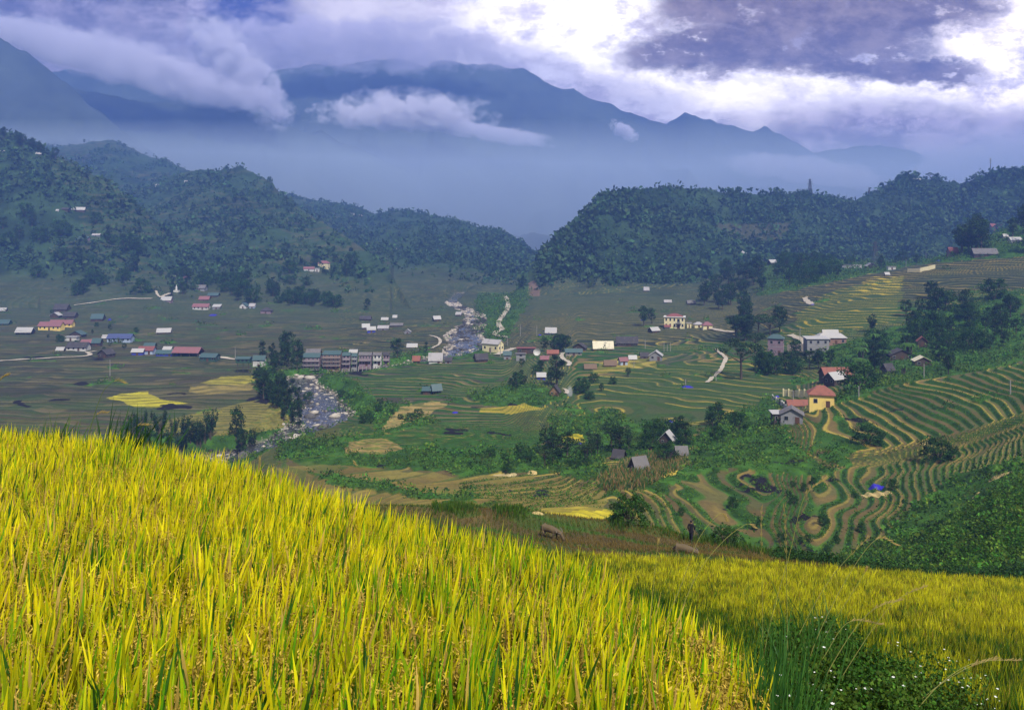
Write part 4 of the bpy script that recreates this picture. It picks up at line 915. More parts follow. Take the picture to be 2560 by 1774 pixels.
def opening(name, parent, x, y, z, w_, h, face, mat, depth=.06):
    """a window or door panel standing proud of a wall; face 'f' (front, -y), 'l' (-x) or 'r' (+x)"""
    g = Geo()
    if face == 'f': g.box(x-w_/2, x+w_/2, y-depth, y+.02, z, z+h)
    else:
        s = -1 if face == 'l' else 1
        g.box(min(x, x+s*depth), max(x, x+s*depth), y-w_/2, y+w_/2, z, z+h)
    return g.obj(name, mat, parent)
def window(parent, x, y, z, w_, h, face='f', small=False):
    if small: return opening('window', parent, x, y, z, w_, h, face, M_glass)
    f = opening('window', parent, x, y, z, w_, h, face, M_frame, .07)
    if face == 'f': opening('pane', f, x, y-.05, z+.08, w_-.16, h-.16, face, M_glass, .04)
    else: opening('pane', f, x+(-.05 if face == 'l' else .05), y, z+.08, w_-.16, h-.16, face, M_glass, .04)
    return f
def roof_geo(kind, w_, d, zt, rh, oh, ridge, g):
    x0, x1, y0, y1 = -w_/2-oh, w_/2+oh, -d/2-oh, d/2+oh; e = rh*oh/((d if ridge == 'x' else w_)/2); t = .14
    if kind == 'gable' and ridge == 'x':
        g.slab([(x0,y0,zt-e),(x1,y0,zt-e),(x1,0,zt+rh),(x0,0,zt+rh)], t); g.slab([(x0,.01,zt+rh),(x1,.01,zt+rh),(x1,y1,zt-e),(x0,y1,zt-e)], t)
    elif kind == 'gable':
        g.slab([(x0,y0,zt-e),(0,y0,zt+rh),(0,y1,zt+rh),(x0,y1,zt-e)], t); g.slab([(.01,y0,zt+rh),(x1,y0,zt-e),(x1,y1,zt-e),(.01,y1,zt+rh)], t)
    elif kind == 'hip':
        k = min(w_, d)/2; 
        if w_ >= d: a, b = (-w_/2+k*.95, 0, zt+rh), (w_/2-k*.95, 0, zt+rh)
        else: a, b = (0, -d/2+k*.95, zt+rh), (0, d/2-k*.95, zt+rh)
        P = [(x0,y0,zt-.1),(x1,y0,zt-.1),(x1,y1,zt-.1),(x0,y1,zt-.1), a, b]
        g.add(P, [(0,1,5,4),(1,2,5),(2,3,4,5),(3,0,4),(0,3,2,1)] if w_ >= d else [(0,1,4),(1,2,5,4),(2,3,5),(3,0,4,5),(0,3,2,1)])
        g.box(x0, x1, y0, y1, zt-.26, zt-.11)
    elif kind == 'shed': g.slab([(x0,y0,zt),(x1,y0,zt),(x1,y1,zt+rh),(x0,y1,zt+rh)], .14)
    elif kind == 'flat': g.slab([(x0,y0,zt+.15),(x1,y0,zt+.15),(x1,y1,zt+.15+rh*.1),(x0,y1,zt+.15+rh*.1)], .16)
    elif kind == 'skirt':      # steep middle roof over a wider flared one
        g.slab([(x0,y0,zt-.1),(x1,y0,zt-.1),(x1-w_*.18,-d*.12,zt+rh*.55),(x0+w_*.18,-d*.12,zt+rh*.55)], .12)
        g.add([(x0,y0,zt-.1),(x0+w_*.18,-d*.12,zt+rh*.55),(x0+w_*.18,d*.12,zt+rh*.55),(x0,y1,zt-.1)], [(0,1,2,3)])
        g.add([(x1,y0,zt-.1),(x1-w_*.18,-d*.12,zt+rh*.55),(x1-w_*.18,d*.12,zt+rh*.55),(x1,y1,zt-.1)], [(3,2,1,0)])
        g.add([(x0,y1,zt-.1),(x1,y1,zt-.1),(x1-w_*.18,d*.12,zt+rh*.55),(x0+w_*.18,d*.12,zt+rh*.55)], [(0,3,2,1)])
        q = w_*.30; g.slab([(-q,-d*.13,zt+rh*.5),(q,-d*.13,zt+rh*.5),(q,0,zt+rh),(-q,0,zt+rh)], .12); g.slab([(-q,.01,zt+rh),(q,.01,zt+rh),(q,d*.13,zt+rh*.5),(-q,d*.13,zt+rh*.5)], .12)
def house(label, x0, x1, yt, yb, roof, rmat, wmat, yaw=0, rf=.45, dep=.7, ridge='x', fl=1, name='house', cat='house', dmin=230, dmax=1500, stilts=0, nwin=None, side=True, openb=False, oh=.45, D=None, group=None):
    cx = (x0+x1)/2
    if D is None: X, Y, Z = gp(cx, yb, dmin, dmax)
    else: X, Y = (cx-CX)/F*D, D; Z = (HY-yb)/F*D
    m = Y/F; a = R(yaw); tw = (x1-x0)*m; H = (yb-yt)*m
    w_ = max(2.2, (tw-.9)/(abs(math.cos(a))+dep*abs(math.sin(a)))); d = max(2.0, min(w_*dep, 14))
    H = max(H-.11*d*.5, 2.2); rh = H*rf if roof != 'flat' else .3; h = H-rh
    r = empty(name, (X, Y+d*.45, Z), a); tag(r, label, cat, group); small = (x1-x0) < 34
    base = -1.6 if not stilts else stilts*m
    zb = base if stilts else base; zt = h
    if stilts:
        g = Geo()
        for sx_ in (-.4, 0, .4):
            gg = Geo(); gg.tube([(sx_*w_, -d*.35, -2.5), (sx_*w_, -d*.35, base+.1)], [.12,.12], 6); gg.obj('post', M_post, r)
    g = Geo(); gap = .06
    hw, hd = w_/2, d/2
    if openb:      # open barn: back wall and posts
        g.box(-hw, hw, hd-.15, hd, zb, zt-gap); g.box(-hw, -hw+.15, -hd, hd-.16, zb, zt*.55)
        g.obj('wall', WM[wmat], r)
        n = 4
        for i in range(n): Geo().box(-hw+i*(w_-.25)/(n-1), -hw+.25+i*(w_-.25)/(n-1), -hd, -hd+.25, -1.5, zt-gap).obj('post', M_post, r)
    else:
        if roof == 'gable' and ridge == 'x':
            V = [(-hw,-hd,zb),(hw,-hd,zb),(hw,hd,zb),(-hw,hd,zb),(-hw,-hd,zt-gap),(hw,-hd,zt-gap),(hw,hd,zt-gap),(-hw,hd,zt-gap),(-hw,0,zt+rh-.25),(hw,0,zt+rh-.25)]
            g.add(V, [(0,1,5,4),(2,3,7,6),(1,2,6,9,5),(3,0,4,8,7),(0,3,2,1),(4,5,9,8),(6,7,8,9)])
        elif roof == 'gable':
            V = [(-hw,-hd,zb),(hw,-hd,zb),(hw,hd,zb),(-hw,hd,zb),(-hw,-hd,zt-gap),(hw,-hd,zt-gap),(hw,hd,zt-gap),(-hw,hd,zt-gap),(0,-hd,zt+rh-.25),(0,hd,zt+rh-.25)]
            g.add(V, [(0,1,5,8,4),(2,3,7,9,6),(1,2,6,5),(3,0,4,7),(0,3,2,1),(4,8,9,7),(5,6,9,8)])
        elif roof == 'shed':
            V = [(-hw,-hd,zb),(hw,-hd,zb),(hw,hd,zb),(-hw,hd,zb),(-hw,-hd,zt-.1),(hw,-hd,zt-.1),(hw,hd,zt+rh-.25),(-hw,hd,zt+rh-.25)]
            g.add(V, [(0,1,5,4),(2,3,7,6),(1,2,6,5),(3,0,4,7),(0,3,2,1),(4,5,6,7)])
        else: g.box(-hw, hw, -hd, hd, zb, zt-gap-(.2 if roof == 'hip' else 0))
        g.obj('wall', WM[wmat], r)
        fh = h/fl; n = nwin if nwin is not None else (1 if small else max(2, int(w_/2.6)))
        for f in range(fl):
            wh = min(1.25, fh*.42); ww = min(1.1, w_/n*.42); z = f*fh+fh*.36+(base if stilts else 0)*.0
            for i in range(n):
                xx_ = -hw+(i+.5)*w_/n
                if f == 0 and i == n//2: opening('door', r, xx_, -hd, 0.0 if not stilts else base+.1, min(1.1, w_*.3), min(2.1, fh*.72), 'f', M_door)
                else: window(r, xx_, -hd, z, ww, wh, 'f', small)
            if side and not small and abs(yaw) > 8:
                s = 'r' if yaw < 0 else 'l'
                for i in range(2): window(r, hw if s == 'r' else -hw, -hd+(i+.5)*d/2, z, min(1.0, d*.2), wh, s, small)
            if f > 0: Geo().box(-hw-.06, hw+.06, -hd-.06, hd+.06, f*fh-.09, f*fh+.09).obj('floor_band', M_conc, r)
    g = Geo(); roof_geo(roof, w_, d, zt, rh, oh, ridge, g); g.obj('roof', RM[rmat], r)
    return r
keys = ['yaw','rf','dep','ridge','fl']
for row in HS:
    lab, x0, x1, yt, yb, roof, rm_, wm_ = row[:8]; kw = dict(zip(keys, row[8:]))
    if lab.startswith('largest red') or lab.startswith('white roofed open') or lab.startswith('teal roofed hut with open'): kw['openb'] = True
    if 'low annex touching' in lab: kw['dmin'] = 400
    if yb > 1060: kw['dmin'] = 130
    elif x0 > 1900 and yb > 1010: kw['dmin'] = 180
    if yb < 560: kw['dmin'] = 800
    dk_ = 1.0
    name = 'barn' if 'barn' in lab else ('shed' if 'shed' in lab or 'lean to' in lab else ('hut' if 'hut' in lab else ('pavilion' if 'pavilion' in lab else 'house')))
    house(lab, x0, x1, yt, yb, roof, RM and rm_, wm_, name=name, cat=name, **kw)

# ---- the riverside row: tall narrow houses on piers above the river
ROW = [(755,801,882,934,'teal','mauve',4,'three storey riverside house with teal roof at the left end of the row'),
       (805,853,876,922,'teal','brick',4,'brick riverside house with teal roof and balconies, second from the left end'),
       (854,877,880,920,'teal','mauve',3,'narrow riverside house with teal roof and pale posts'),
       (878,894,882,918,'teal','grey',3,'narrowest grey riverside house below a low teal roof'),
       (895,930,880,914,'grey','mauve',2,'riverside house with grey roof and a long row of small windows'),
       (931,955,880,913,'grey','white',2,'riverside house with grey roof and white upper floor'),
       (956,975,880,913,'dark','mauve',2,'dark roofed riverside house at the right end of the row')]
for x0, x1, yt, yb, rm_, wm_, fl, lab in ROW:
    h = house(lab, x0, x1, yt, yb, 'gable', rm_, wm_, 0, .16, .8, 'x', fl, 'riverside_house', 'house', D=371+(x0-755)*.02, group='houses of the riverside row', nwin=4 if x1-x0 > 30 else 2, oh=.3)
    m = 371/F; W2 = (x1-x0)*m/2-.3; H = (yb-yt)*m*.84
    for f in range(1, fl):
        z = f*H/fl; dd = -min(14, max(2, (x1-x0)*m*.8))/2
        Geo().box(-W2, W2, dd-1.0, dd-.07, z-.08, z+.06).obj('balcony', M_conc, h)
        g = Geo(); g.box(-W2, W2, dd-1.0, dd-.94, z+.75, z+.83)
        for k in range(7): x_ = -W2+k*(2*W2-.06)/6; g.box(x_, x_+.06, dd-1.0, dd-.94, z+.065, z+.745)
        g.obj('railing', M_frame, h)
    for s in (-1, -.33, .33, 1):
        Geo().box(s*(W2-.2)-.16, s*(W2-.2)+.16, dd-.98, dd-.68, -4.5, .0).obj('pier', M_conc, h)

# ---- house on tall stilts
X, Y, Z = gp(610, 932, 300, 500)
r = empty('stilt_house', (X, Y, Z)); tag(r, 'dark green house with teal roof raised on tall thin stilts', 'house')
m = Y/F; hb = 26*m; 
Geo().box(-17*m, 17*m, -2, 2, hb, hb+11*m).obj('wall', WM['green'], r)
g = Geo(); roof_geo('gable', 34*m, 4, hb+11*m+.02, 4*m, .3, 'x', g); g.obj('roof', RM['teal'], r)
for x_ in (-9, 0, 9): Geo().tube([(x_*m*1.5, -1.2, -.6), (x_*m*1.5, -1.2, hb)], [.12,.12]).obj('stilt', M_post, r)
for x_ in (-10, 0, 10): window(r, x_*m, -2, hb+4*m, .9, .8, 'f', True)

# ---- the cream villa
X, Y, Z = gp(1690, 822, 430, 700); m = Y/F
r = empty('villa', (X, Y+4, Z), R(-14)); tag(r, 'cream two storey villa with red hip roof and balcony', 'villa')
w_, d, h = 50*m, 30*m, 28*m
Geo().box(-w_/2, w_/2, -d/2, d/2, -2, h).obj('wall', WM['cream'], r)
Geo().box(-w_/2-.5, w_/2+.5, -d/2-.5, d/2+.5, h+.003, h+.4).obj('cornice', WM['white'], r)
g = Geo(); P = [(-w_/2+1,-d/2+.8,h+.405),(w_/2-1,-d/2+.8,h+.405),(w_/2-1,d/2-.8,h+.405),(-w_/2+1,d/2-.8,h+.405),(-w_*.12,0,h+9*m),(w_*.12,0,h+9*m)]
g.add(P, [(0,1,5,4),(1,2,5),(2,3,4,5),(3,0,4),(0,3,2,1)]); g.obj('roof', RM['red'], r)
for f in range(2):
    for i in range(5):
        if i == 3: continue
        window(r, -w_/2+(i+.5)*w_/5, -d/2, f*h/2+1.2, 1.0, 1.7)
    for i in range(2): window(r, w_/2, -d/2+(i+.5)*d/2, f*h/2+1.2, 1.0, 1.7, 'r')
bx = -w_/2+3.5*w_/5
opening('door', r, bx, -d/2, 0, 1.6, 2.6, 'f', M_door); Geo().box(bx-1.9, bx+1.9, -d/2-1.6, -d/2-.05, h/2-.1, h/2+.12).obj('balcony', M_conc, r)
g = Geo(); g.box(bx-1.9, bx+1.9, -d/2-1.6, -d/2-1.5, h/2+.9, h/2+1.0)
for k in range(9): g.box(bx-1.9+k*.46, bx-1.82+k*.46, -d/2-1.6, -d/2-1.5, h/2+.125, h/2+.89)
g.obj('railing', M_frame, r); opening('window', r, bx, -d/2, h/2+.15, 1.5, 2.3, 'f', M_glass)
for s in (-1.75, 1.55): Geo().box(bx+s, bx+s+.2, -d/2-1.58, -d/2-1.38, -.5, h/2-.105).obj('column', WM['white'], r)
g = Geo(); roof_geo('gable', 14*m, 3, 6*m, 4*m, .3, 'x', g)
for i, v in enumerate(g.V): g.V[i] = (v[0]-w_*.33, v[1]-d/2-1.9, v[2])
g.obj('porch_roof', RM['red'], r); Geo().box(-w_*.33-6*m, -w_*.33+6*m, -d/2-2.9, -d/2-.02, -1.5, 6*m-.1).obj('porch', WM['white'], r)

# ---- walls
def wall_run(label, pts, h, mat, name='retaining_wall', cat='wall', dmin=66, dmax=900, thick=.35, posts=0):
    P = [gp(px, py, dmin, dmax) for px, py in pts]; r = empty(name, P[0]); tag(r, label, cat); g = Geo(); o = Vector(P[0])
    for a, b in zip(P[:-1], P[1:]):
        a = Vector(a)-o; b = Vector(b)-o; d = (b-a); d.z = 0; n = Vector((-d.y, d.x, 0)).normalized()*thick/2
        V = []
        for p in (a, b): V += [p-n-Vector((0,0,1.5)), p+n-Vector((0,0,1.5)), p+n+Vector((0,0,h)), p-n+Vector((0,0,h))]
        g.add(V, [(0,1,2,3),(4,7,6,5),(0,4,5,1),(3,2,6,7),(0,3,7,4),(1,5,6,2)])
    g.obj('wall', mat, r)
    if posts:
        for a, b in zip(P[:-1], P[1:]):
            a = Vector(a)-o; b = Vector(b)-o; n = max(2, int((b-a).length/posts))
            for i in range(n+1):
                p = a.lerp(b, i/n); Geo().box(p.x-.2, p.x+.2, p.y-.2-thick/2, p.y+.2, p.z-1, p.z+h+.35).obj('post', mat, r)
    return r
wall_run('cream retaining wall along the top of the high terraces', [(2269,682),(2300,683),(2338,682)], 2.4, MP('cream_retaining', (.62,.55,.33), dirt=(.4,.35,.2)), dmin=500)
wall_run('rough stone wall between the teal roofed house and the white barn', [(1968,880),(1990,878),(2014,878)], 3.2, WM['stone'], 'stone_wall', dmin=280)
wall_run('pale picket fence slanting down left of the yellow house', [(1931,1000),(1950,1012),(1968,1026)], 1.6, WM['white'], 'fence', 'fence', dmin=200, thick=.12, posts=2)
wall_run('cream courtyard wall with gateposts behind the yellow house', [(1958,990),(1985,992),(2024,992)], 2.2, WM['cream'], 'courtyard_wall', dmin=200, posts=2.5)

# ---- poles and pylons
def utility_pole(px, py, hpx, label, dmin=66, dmax=900, group='utility poles in the valley', D=None):
    X, Y, Z = gp(px, py, dmin, dmax); h = hpx/F*Y; r = empty('utility_pole', (X, Y, Z)); tag(r, label, 'pole', group)
    Geo().tube([(0,0,-.5),(0,0,h)], [.16,.11]).obj('post', M_conc, r); Geo().box(-.8, .8, -.06, .06, h-.7, h-.55).obj('crossarm', M_post, r)
for px, py, h, lab, dm in [(275,940,40,'pole standing in the dark brown field below the left village', 250),(588,898,30,'pole beside the stilt house', 250),(1342,840,26,'pole on the upper terraces under the big hill', 400),
   (1301,842,30,'pole left of the barn with blue walls', 350),(1269,864,20,'pole above the teal roofed grey house', 350),(1227,886,20,'pole in front of the cream hall', 330),(1251,890,34,'pole beside the hamlet road', 330),(1513,876,22,'pole before the big cream barn roof', 350),
   (1613,872,24,'pole right of the dark roofed farmhouse', 380),(1660,880,24,'left pole of the trio behind the grey gabled house', 380),(1668,878,18,'middle short pole of the trio behind the grey gabled house', 380),(1676,878,22,'right pole of the trio behind the grey gabled house', 380),
   (1585,918,14,'short pole on the golden terrace by the huts', 300),(1790,952,24,'dark pole beside the blue tarpaulin on the terraces', 250),(1714,962,14,'short dark pole left of the blue tarpaulin heap', 250),(2000,856,36,'tall pale pole beside the stone wall', 280),
   (1959,788,16,'pole at the tip of the high terraces', 380),(2147,996,26,'dark pole behind the right hand terrace ridge', 200),(2310,945,36,'dark leaning pole among the right hand trees', 230),(2526,985,36,'slim pole on the right hand golden terraces', 150),
   (1983,998,22,'lamp pole in the yellow house yard', 200),(2265,668,20,'slim pole beside the cream retaining wall', 500),(2315,650,18,'pole next to the slanting stone patch', 500),(1971,642,14,'left faint pole above the ridge row', 620),(1982,640,16,'middle faint pole above the ridge row', 620),(1993,640,18,'right faint pole above the ridge row', 620)]:
    utility_pole(px, py, h, lab, dm)
def pylon(px, py, hpx, label, dmin, dmax=1500, arms=3, name='pylon'):
    X, Y, Z = gp(px, py, dmin, dmax); h = hpx/F*Y; r = empty(name, (X, Y, Z)); tag(r, label, 'pylon'); t = max(.09, .45/F*Y*1.5)
    b = h*.13; c = h*.03; nseg = 6; g = Geo()
    lv = [(b+(c-b)*min(1, i/nseg*1.25), h*i/nseg) for i in range(nseg+1)]
    for sx_ in (-1, 1):
        for sy in (-1, 1):
            gg = Geo(); gg.tube([(sx_*w0, sy*w0, z if i else -1) for i, (w0, z) in enumerate(lv)], [t]*(nseg+1), 4); gg.obj('leg', M_steel, r)
    for (w0, z0), (w1, z1) in zip(lv[:-1], lv[1:]):
        for sy in (-1, 1):
            g.tube([(-w0, sy*w0, z0), (w1, sy*w1, z1)], [t*.6]*2, 4); g.tube([(w0, sy*w0, z0), (-w1, sy*w1, z1)], [t*.6]*2, 4)
        g.tube([(-w1,-w1,z1),(w1,-w1,z1)], [t*.6]*2, 4)
    g.obj('lattice', M_steel, r)
    for k in range(arms):
        z = h*(.66+.13*k); L = h*(.20-.03*k); gg = Geo(); gg.tube([(-L,0,z),(0,0,z+h*.035),(L,0,z)], [t*.7]*3, 4); gg.tube([(-L,0,z),(L,0,z)], [t*.7]*2, 4); gg.obj('crossarm', M_steel, r)
    return r, h
p1_, ph = pylon(2188, 670, 66, 'lattice power pylon standing on the ridge above the golden terraces', 540)
pylon(2025, 479, 37, 'distant lattice pylon on the crest of the big hill', 900)
pylon(2173, 484, 14, 'smallest pylon in the dip of the skyline', 900, arms=2)
for px, lab in ((2108, 'left pole of the faint pair on the skyline'), (2115, 'right pole of the faint pair on the skyline')):
    X, Y, Z = gp(px, 494, 900); r = empty('skyline_pole', (X, Y, Z)); tag(r, lab, 'pole'); Geo().tube([(0,0,-1),(0,0,9/F*Y)], [.35,.3], 5).obj('post', M_steel, r)
X, Y, Z = gp(2476, 424, 850); r = empty('antenna_mast', (X, Y, Z)); tag(r, 'tall thin antenna mast on the right skyline', 'mast'); h = 40/F*Y
Geo().tube([(0,0,-1),(0,0,h)], [.55,.35], 5).obj('mast', M_steel, r)
for z in (.7, .82, .93): Geo().box(-.9, .9, -.3, .3, h*z, h*z+1.2).obj('antenna', M_conc, r)
# ---- power lines sagging over the valley
def wire(label, a, b, sag):
    P = [Vector(a).lerp(Vector(b), t/24)-Vector((0,0,sag*4*(t/24)*(1-t/24))) for t in range(25)]
    g = Geo(); g.tube(P, [.07]*25, 4); tag(g.obj('power_line', M_post), label, 'wire', 'power lines over the left valley')
def at(px, py, D): return ((px-CX)/F*D, D, (HY-py)/F*D)
wire('upper power line crossing the left valley fields', at(-150,728,520), at(1330,838,430), 5)
wire('lower power line crossing the left valley fields', at(-150,812,480), at(1330,846,430), 5)

# ---- white statue on the left hill foot, dish, tarpaulins, straw
X, Y, Z = gp(441, 730, 400, 900); m = Y/F; r = empty('statue', (X, Y, Z)); tag(r, 'small white standing statue on a pedestal above the curving path', 'statue')
Geo().box(-2.2, 2.2, -1.6, 1.6, -1.5, 1.3).obj('pedestal', WM['white'], r)
g = Geo(); g.tube([(0,0,1.3),(0,0,2.6),(0,0,4.0),(0,0,4.7),(0,0,5.0),(0,0,5.4),(0,0,5.9)], [.95,.8,.72,.5,.22,.36,.12], 10)
g.obj('figure', WM['white'], r, True)
X, Y, Z = gp(1342, 896, 330, 500); r = empty('satellite_dish', (X, Y, Z)); tag(r, 'round white dish in front of the long red roofed building', 'dish')
g = Geo(); V = [(0, -.0, 3.2)]; rr_ = [(.9,.25),(1.7,.75)]
for q, dp in rr_: V += [(math.cos(a*math.pi/8)*q, -dp, 3.2+math.sin(a*math.pi/8)*q) for a in range(16)]
Fd = [(0, 1+(k+1) % 16, 1+k) for k in range(16)]+[(1+k, 1+(k+1) % 16, 17+(k+1) % 16, 17+k) for k in range(16)]
g.add(V, Fd).obj('dish', WM['white'], r, True); Geo().tube([(0,.1,-.5),(0,.1,3.2)], [.12,.12]).obj('post', M_steel, r)
def heap(name, cat, label, px, py, wpx, hpx, mat, group=None, dmin=66, dmax=900, seed=0, flatness=.5):
    X, Y, Z = gp(px, py, dmin, dmax); w_ = wpx/F*Y/2; h = max(.2, hpx/F*Y*.5); n = 22; V = []; Fc = []
    for i in range(n):
        for j in range(n):
            u = i/(n-1)*2-1; v = j/(n-1)*2-1; q = max(abs(u), abs(v)); s = math.hypot(u, v); k = q/s if s else 1
            u2, v2 = u*k, v*k; e = 1+.35*(float(vn(np.array([math.atan2(v2, u2)*1.6+9.]), np.array([seed+.5]), 5)[0])-.5)
            rr0 = min(1, math.hypot(u2, v2)); hh = (1-rr0**2.6)*(.7+.5*float(vn(np.array([u2*2.4+seed]), np.array([v2*2.4+3.]), 6)[0]))+.12*float(vn(np.array([u2*7+seed]), np.array([v2*7.]), 8)[0])
            xx_, yy0 = u2*w_*e, v2*w_*.75*e; zt_ = float(tz(X+xx_, Y+yy0)); V.append((xx_, yy0, zt_-Z-.05+hh*h))
    for i in range(n-1):
        for j in range(n-1): a = i*n+j; Fc.append((a, a+n, a+n+1, a+1))
    g = Geo(); g.V = V; g.F = Fc; o = g.obj(name, mat, smooth=True); o.location = (X, Y, Z); tag(o, label, cat, group)
for i, (px, py, w0, h0, lab, dm) in enumerate([(2190,1219,40,16,'largest blue tarpaulin spread on the near right hand terraces',100),(1718,968,30,8,'low blue tarpaulin heap on the edge of the green terraces',230),(1675,1055,22,10,'blue tarpaulin in the middle of the green terraces',190),
  (1138,1032,16,6,'blue tarpaulin left of centre in the brown terraces',200),(1450,1109,12,7,'blue tarpaulin beside the small golden patch',180),(1605,801,7,5,'small blue tarpaulin left of the villa trees',420),(1350,838,9,4,'small blue tarpaulin below the lone white roofed barn',380),
  (274,800,9,6,'blue tarpaulin beside the teal roofed village house',430),(532,789,22,6,'strip of blue tarpaulin in the fields under the left hill',430),(2031,762,9,4,'small blue tarpaulin on the high terraces',400),(1943,993,12,9,'blue tank cover in the yellow house yard',210),(2348,652,18,5,'blue sheet near the slanting stone patch',500)]):
    heap('tarpaulin', 'tarpaulin', lab, px, py, w0, h0, M_tarp, 'blue tarpaulins on the fields', dm, seed=i)
for i, (px, py, w0, h0, lab, dm) in enumerate([(2500,1192,60,12,'ring of pale straw on the right hand slope',80),(1345,1286,34,6,'small straw pile behind the grazing buffalo',50),(1330,1185,26,5,'pale straw heap in the brown valley fields',130),(2190,1240,70,6,'thin straw spread under the largest blue tarpaulin',100),(2310,1110,22,8,'small straw heap on a golden terrace',140),(2440,1240,20,5,'straw clump at the foot of the dark hillock',80)]):
    heap('straw_pile', 'straw', lab, px, py, w0, h0, M_straw, None, dm, seed=30+i)
# ---- roads and paths laid 4 cm above the ground
def ribbon(name, label, pts, w0, dmin, dmax=1000, mat=None, lift=.12):
    P = np.array([gp(px, py, dmin, dmax) for px, py in pts]); P = spline(P, 10); V = []; Fc = []
    for i, p in enumerate(P):
        d = P[min(i+1, len(P)-1)]-P[max(i-1, 0)]; n = np.array((-d[1], d[0])); n /= np.hypot(*n)+1e-9
        ww = w0*(.8+.4*float(vn(np.array([i*.35]), np.array([1.]), 3)[0]))
        for s in (-1, -.33, .33, 1):
            x_, y_ = p[0]+n[0]*ww/2*s, p[1]+n[1]*ww/2*s; V.append((x_, y_, float(tz(x_, y_))+lift+.35*(y_/400)))
    for i in range(len(P)-1):
        for k in range(3): Fc.append((i*4+k, i*4+k+1, (i+1)*4+k+1, (i+1)*4+k))
    o = np_mesh(name, np.array(V), np.array(Fc), mat or M_path); return tag(o, label, 'path', kind='structure')
ribbon('road', 'pale road winding down under the landslip', [(1262,742),(1268,752),(1270,768),(1262,785),(1248,805),(1248,815),(1256,824),(1238,832),(1240,840),(1264,844)], 3.4, 430)
ribbon('road', 'road bend by the cream hall', [(1242,888),(1258,882),(1285,872)], 3.5, 330)
ribbon('path', 'footpath through the hamlet', [(1407,884),(1404,893),(1414,902),(1424,909),(1420,917)], 2.0, 330)
ribbon('path', 'footpath on the right of the mid terraces', [(1790,875),(1806,888),(1815,898),(1808,912),(1801,928),(1780,945),(1768,958)], 1.6, 230)
ribbon('path', 'path by the brown hut', [(1410,972),(1418,980),(1414,986)], 1.5, 230)
ribbon('road', 'road at the left village', [(0,903),(80,899),(150,895),(210,892),(225,888),(218,882),(240,879)], 2.2, 300)
ribbon('road', 'road past the village row', [(440,884),(500,890),(560,896),(590,900)], 2.8, 300)
ribbon('path', 'track at the foot of the left hill', [(185,765),(240,757),(300,749),(380,748)], 2.0, 450)
ribbon('path', 'curving path below the statue', [(390,728),(394,738),(402,744),(414,738),(430,733)], 1.8, 450)
ribbon('road', 'road behind the villa row', [(1770,822),(1800,828),(1840,831)], 3, 430)
ribbon('path', 'yard path by the white barn', [(1975,838),(1995,846),(2012,856),(2014,862)], 3, 290)
ribbon('path', 'dirt track above the high terraces', [(2012,746),(2018,755),(2030,762)], 3, 380)
ribbon('path', 'path in the far fields', [(1072,840),(1092,845),(1100,852),(1098,862),(1080,872)], 1.6, 330)
# ------------------------------------------------------------------ rice, grass and weeds in the foreground
def blades(name, B, top, width, face, bend, col0, col1, r, mat, seg=4, prof=.55, droop=0.0):
    """leaf blades. B (n,3) foot; top (n,3) offset of the tip; width (n,); face (n,) facing angle; bend (n,) sideways bow; col0 foot, col1 tip colour (n,3)"""
    n = len(B); L = []; Cc = []
    wd_ = np.stack([np.cos(face), np.sin(face), 0*face], 1)
    for i in range(seg+1):
        t = i/seg
        p = B+top*t; p = p+np.stack([-top[:, 1], top[:, 0], 0*face], 1)*(bend*t*(1-t))[:, None]
        p[:, 2] -= droop*(t**3)*np.hypot(top[:, 0], top[:, 1])
        ww = width*(min(1, .55+t*1.2) if t < prof else max(0, (1-t)/(1-prof))**.8)*.5
        L += [p-wd_*ww[:, None], p+wd_*ww[:, None]]
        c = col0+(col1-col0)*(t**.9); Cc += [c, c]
    V = np.stack(L, 1).reshape(-1, 3); c = np.stack(Cc, 1).reshape(-1, 3); k = 2*(seg+1)
    Fb = np.array([(2*i, 2*i+1, 2*i+3, 2*i+2) for i in range(seg)])
    Fc = (np.arange(n)[:, None, None]*k+Fb[None]).reshape(-1, 4)
    return np_mesh(name, V, Fc, mat, col=np.clip(c, .002, .95))
def mixrow(a, b, t): return a[None, :]*(1-t[:, None])+b[None, :]*t[:, None]
def crestD(px): return np.interp(px, L2[:, 0], L2[:, 1])
# near field
def near_spots(n, dmax=17.5):
    u = rng.uniform(-.70, .36, n); D = np.sqrt(rng.uniform(2.1**2, dmax**2, n)); px = CX+u*F
    ok = (D < crestD(px)+1.6) & (px < np.interp(D, [2,5,6.5,9,30], [1840,1845,1850,1900,1900])+(vn(D*3, D*0, 9)-.5)*60)
    u, D = u[ok], D[ok]; x = u*D; cl = .27; cj = lambda q, s: (vn(np.round(x/cl)*7.1, np.round(D/cl)*5.3, s)-.5)*q
    hs = cj(.18, 73); lx, ly = cj(.30, 74), cj(.20, 75)
    x, D = x+(np.round(x/cl)*cl+cj(.20, 71)-x)*.60, D+(np.round(D/cl)*cl+cj(.20, 72)-D)*.60
    return x, D, CX+x/D*F, tz(x, D), hs, lx, ly
# the dense lower leaves and bent stems
x, yv, px, z, hs, lx, ly = near_spots(90000); n = len(x)
h = (.26+.20*rng.random(n)+hs*.6); a = rng.uniform(0, 6.28, n); le = .10+.16*rng.random(n)
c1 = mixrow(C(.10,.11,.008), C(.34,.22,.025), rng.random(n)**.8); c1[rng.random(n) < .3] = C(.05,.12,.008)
tag(blades('rice_stems', np.stack([x, yv, z+.05], 1), np.stack([np.cos(a)*le, np.sin(a)*le, h], 1), .009+.008*rng.random(n), rng.uniform(-1.2, 1.2, n), rng.normal(size=n)*.5, c1*.30, c1, rng, M_blade, 3, .4, .5), 'bent lower leaves and stems of the near rice', 'rice', kind='stuff')  # feet darkened in colour for the shade low among the stems
